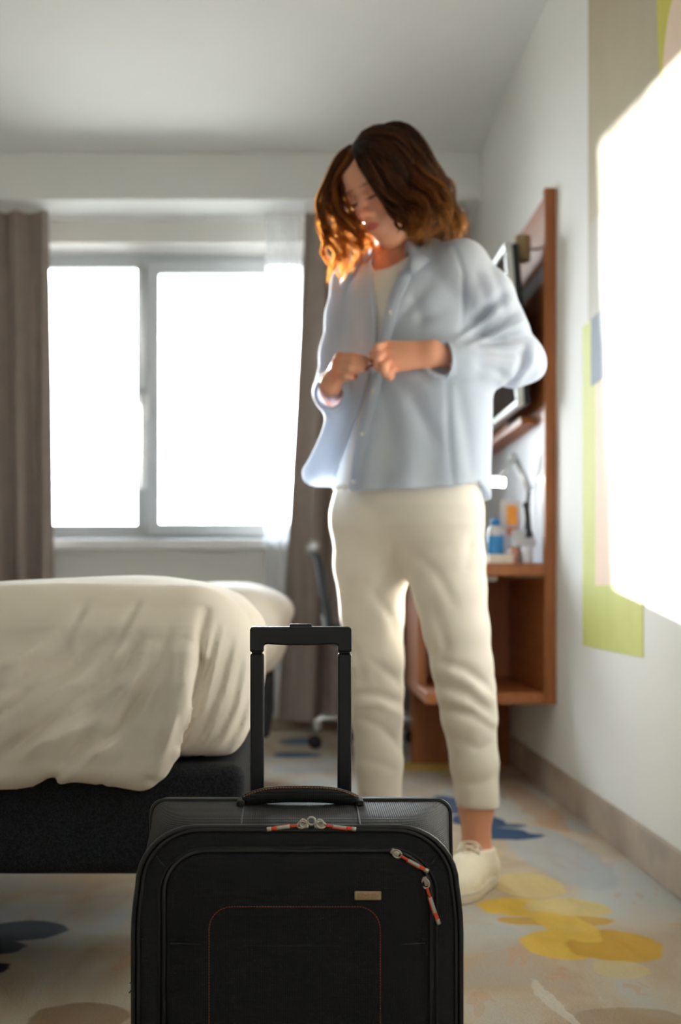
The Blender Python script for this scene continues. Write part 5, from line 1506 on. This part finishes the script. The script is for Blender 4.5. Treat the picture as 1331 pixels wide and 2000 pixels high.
for gi, (pts, s0, s1, cnt, wave) in enumerate(GD):
    far = gi >= 9
    P3 = []
    for q in pts:
        P3.append(onto(q[0], q[1], q[2]) if len(q) == 3 else at(q[0], q[1], q[3]))
    P3 = np.array(P3)
    far = 9 <= gi <= 13 or gi == 19
    if far:      # hangs free in front of the far shoulder
        P3[3:, 1] = P3[3:, 1] * 0.4 + 0.6 * np.linspace(P3[3, 1], P3[3, 1] - 0.01, len(P3) - 3)
    elif gi not in (4, 5, 16, 17, 18):
        for j in range(4, len(P3)):      # hangs straight down from the widest point instead of following the skull back
            P3[j, 1] = min(P3[j, 1], P3[j - 1, 1] + 0.004)
    if gi in (0, 1, 2, 3, 6, 7, 8, 14, 15, 20):   # the ends lie over the collar
        P3[-2, 1] -= 0.03; P3[-1, 1] -= 0.06
    g = crom(P3, 10)
    d = np.r_[0, np.cumsum(np.linalg.norm(np.diff(g, axis=0), axis=1))]
    t = np.linspace(0, 1, M)
    g = np.stack([np.interp(t * d[-1], d, g[:, i]) for i in range(3)], 1)
    tan = np.gradient(g, axis=0); tan /= np.linalg.norm(tan, axis=1)[:, None]
    e1 = np.cross(tan, np.array([0.2, 1, 0.1])); e1 /= np.linalg.norm(e1, axis=1)[:, None]; e2 = np.cross(tan, e1)
    nl = max(4, cnt // 14)                         # locks
    lo1, lo2 = r_.normal(size=nl), r_.normal(size=nl); lph = r_.uniform(0, 6.28, nl); lfr = r_.uniform(1.5, 2.5, nl); ltone = r_.uniform(0.2, 0.9, nl)
    for i in range(cnt):
        q = i % nl
        sp = (s0 + (s1 - s0) * t) * np.clip(t / 0.16 + 0.12, 0.12, 1)
        a = np.clip(lo1[q], -1.2, 1.2) * sp * 0.9 + r_.normal() * sp * 0.25; b = np.clip(lo2[q], -1.2, 1.2) * 0.55 * sp + r_.normal() * sp * 0.2
        env = np.clip((t - 0.30) / 0.5, 0, 1) ** 1.2 * wave * 1.35
        w1 = env * np.sin(lfr[q] * 6.28 * t + lph[q] + r_.normal() * 0.12); w2 = env * 0.8 * np.cos(lfr[q] * 6.28 * t + lph[q] + r_.normal() * 0.12)
        ln = r_.uniform(0.88, 1.0)
        sti = np.linspace(0, ln, M)
        c = g + e1 * (a + w1)[:, None] + e2 * (b + w2)[:, None]
        c = np.stack([np.interp(sti, t, c[:, k]) for k in range(3)], 1)
        rad = 0.0013 * (1 - 0.75 * sti ** 2) * r_.uniform(0.7, 1.2)
        ang = np.array([0, 2.094, 4.189])
        ring = c[:, None] + rad[:, None, None] * (np.cos(ang)[None, :, None] * e1[:, None] + np.sin(ang)[None, :, None] * e2[:, None])
        V_.append(ring.reshape(-1, 3))
        ii = np.arange(M - 1)[:, None] * 3 + base_n
        k_ = np.arange(3)[None]
        F_.append(np.stack([ii + k_, ii + (k_ + 1) % 3, ii + 3 + (k_ + 1) % 3, ii + 3 + k_], -1).reshape(-1, 4))
        L_.append(np.repeat(np.clip(ltone[q] * 0.35 + (0.30 if far else 0) + 0.5 * t ** 1.5 + r_.normal() * 0.12, 0.04, 1), 3))  # far strands and tips lightened to paint in the backlit sun glow
        base_n += M * 3
# loose flyaway strands
hv = np.concatenate(V_); hf = np.concatenate(F_)
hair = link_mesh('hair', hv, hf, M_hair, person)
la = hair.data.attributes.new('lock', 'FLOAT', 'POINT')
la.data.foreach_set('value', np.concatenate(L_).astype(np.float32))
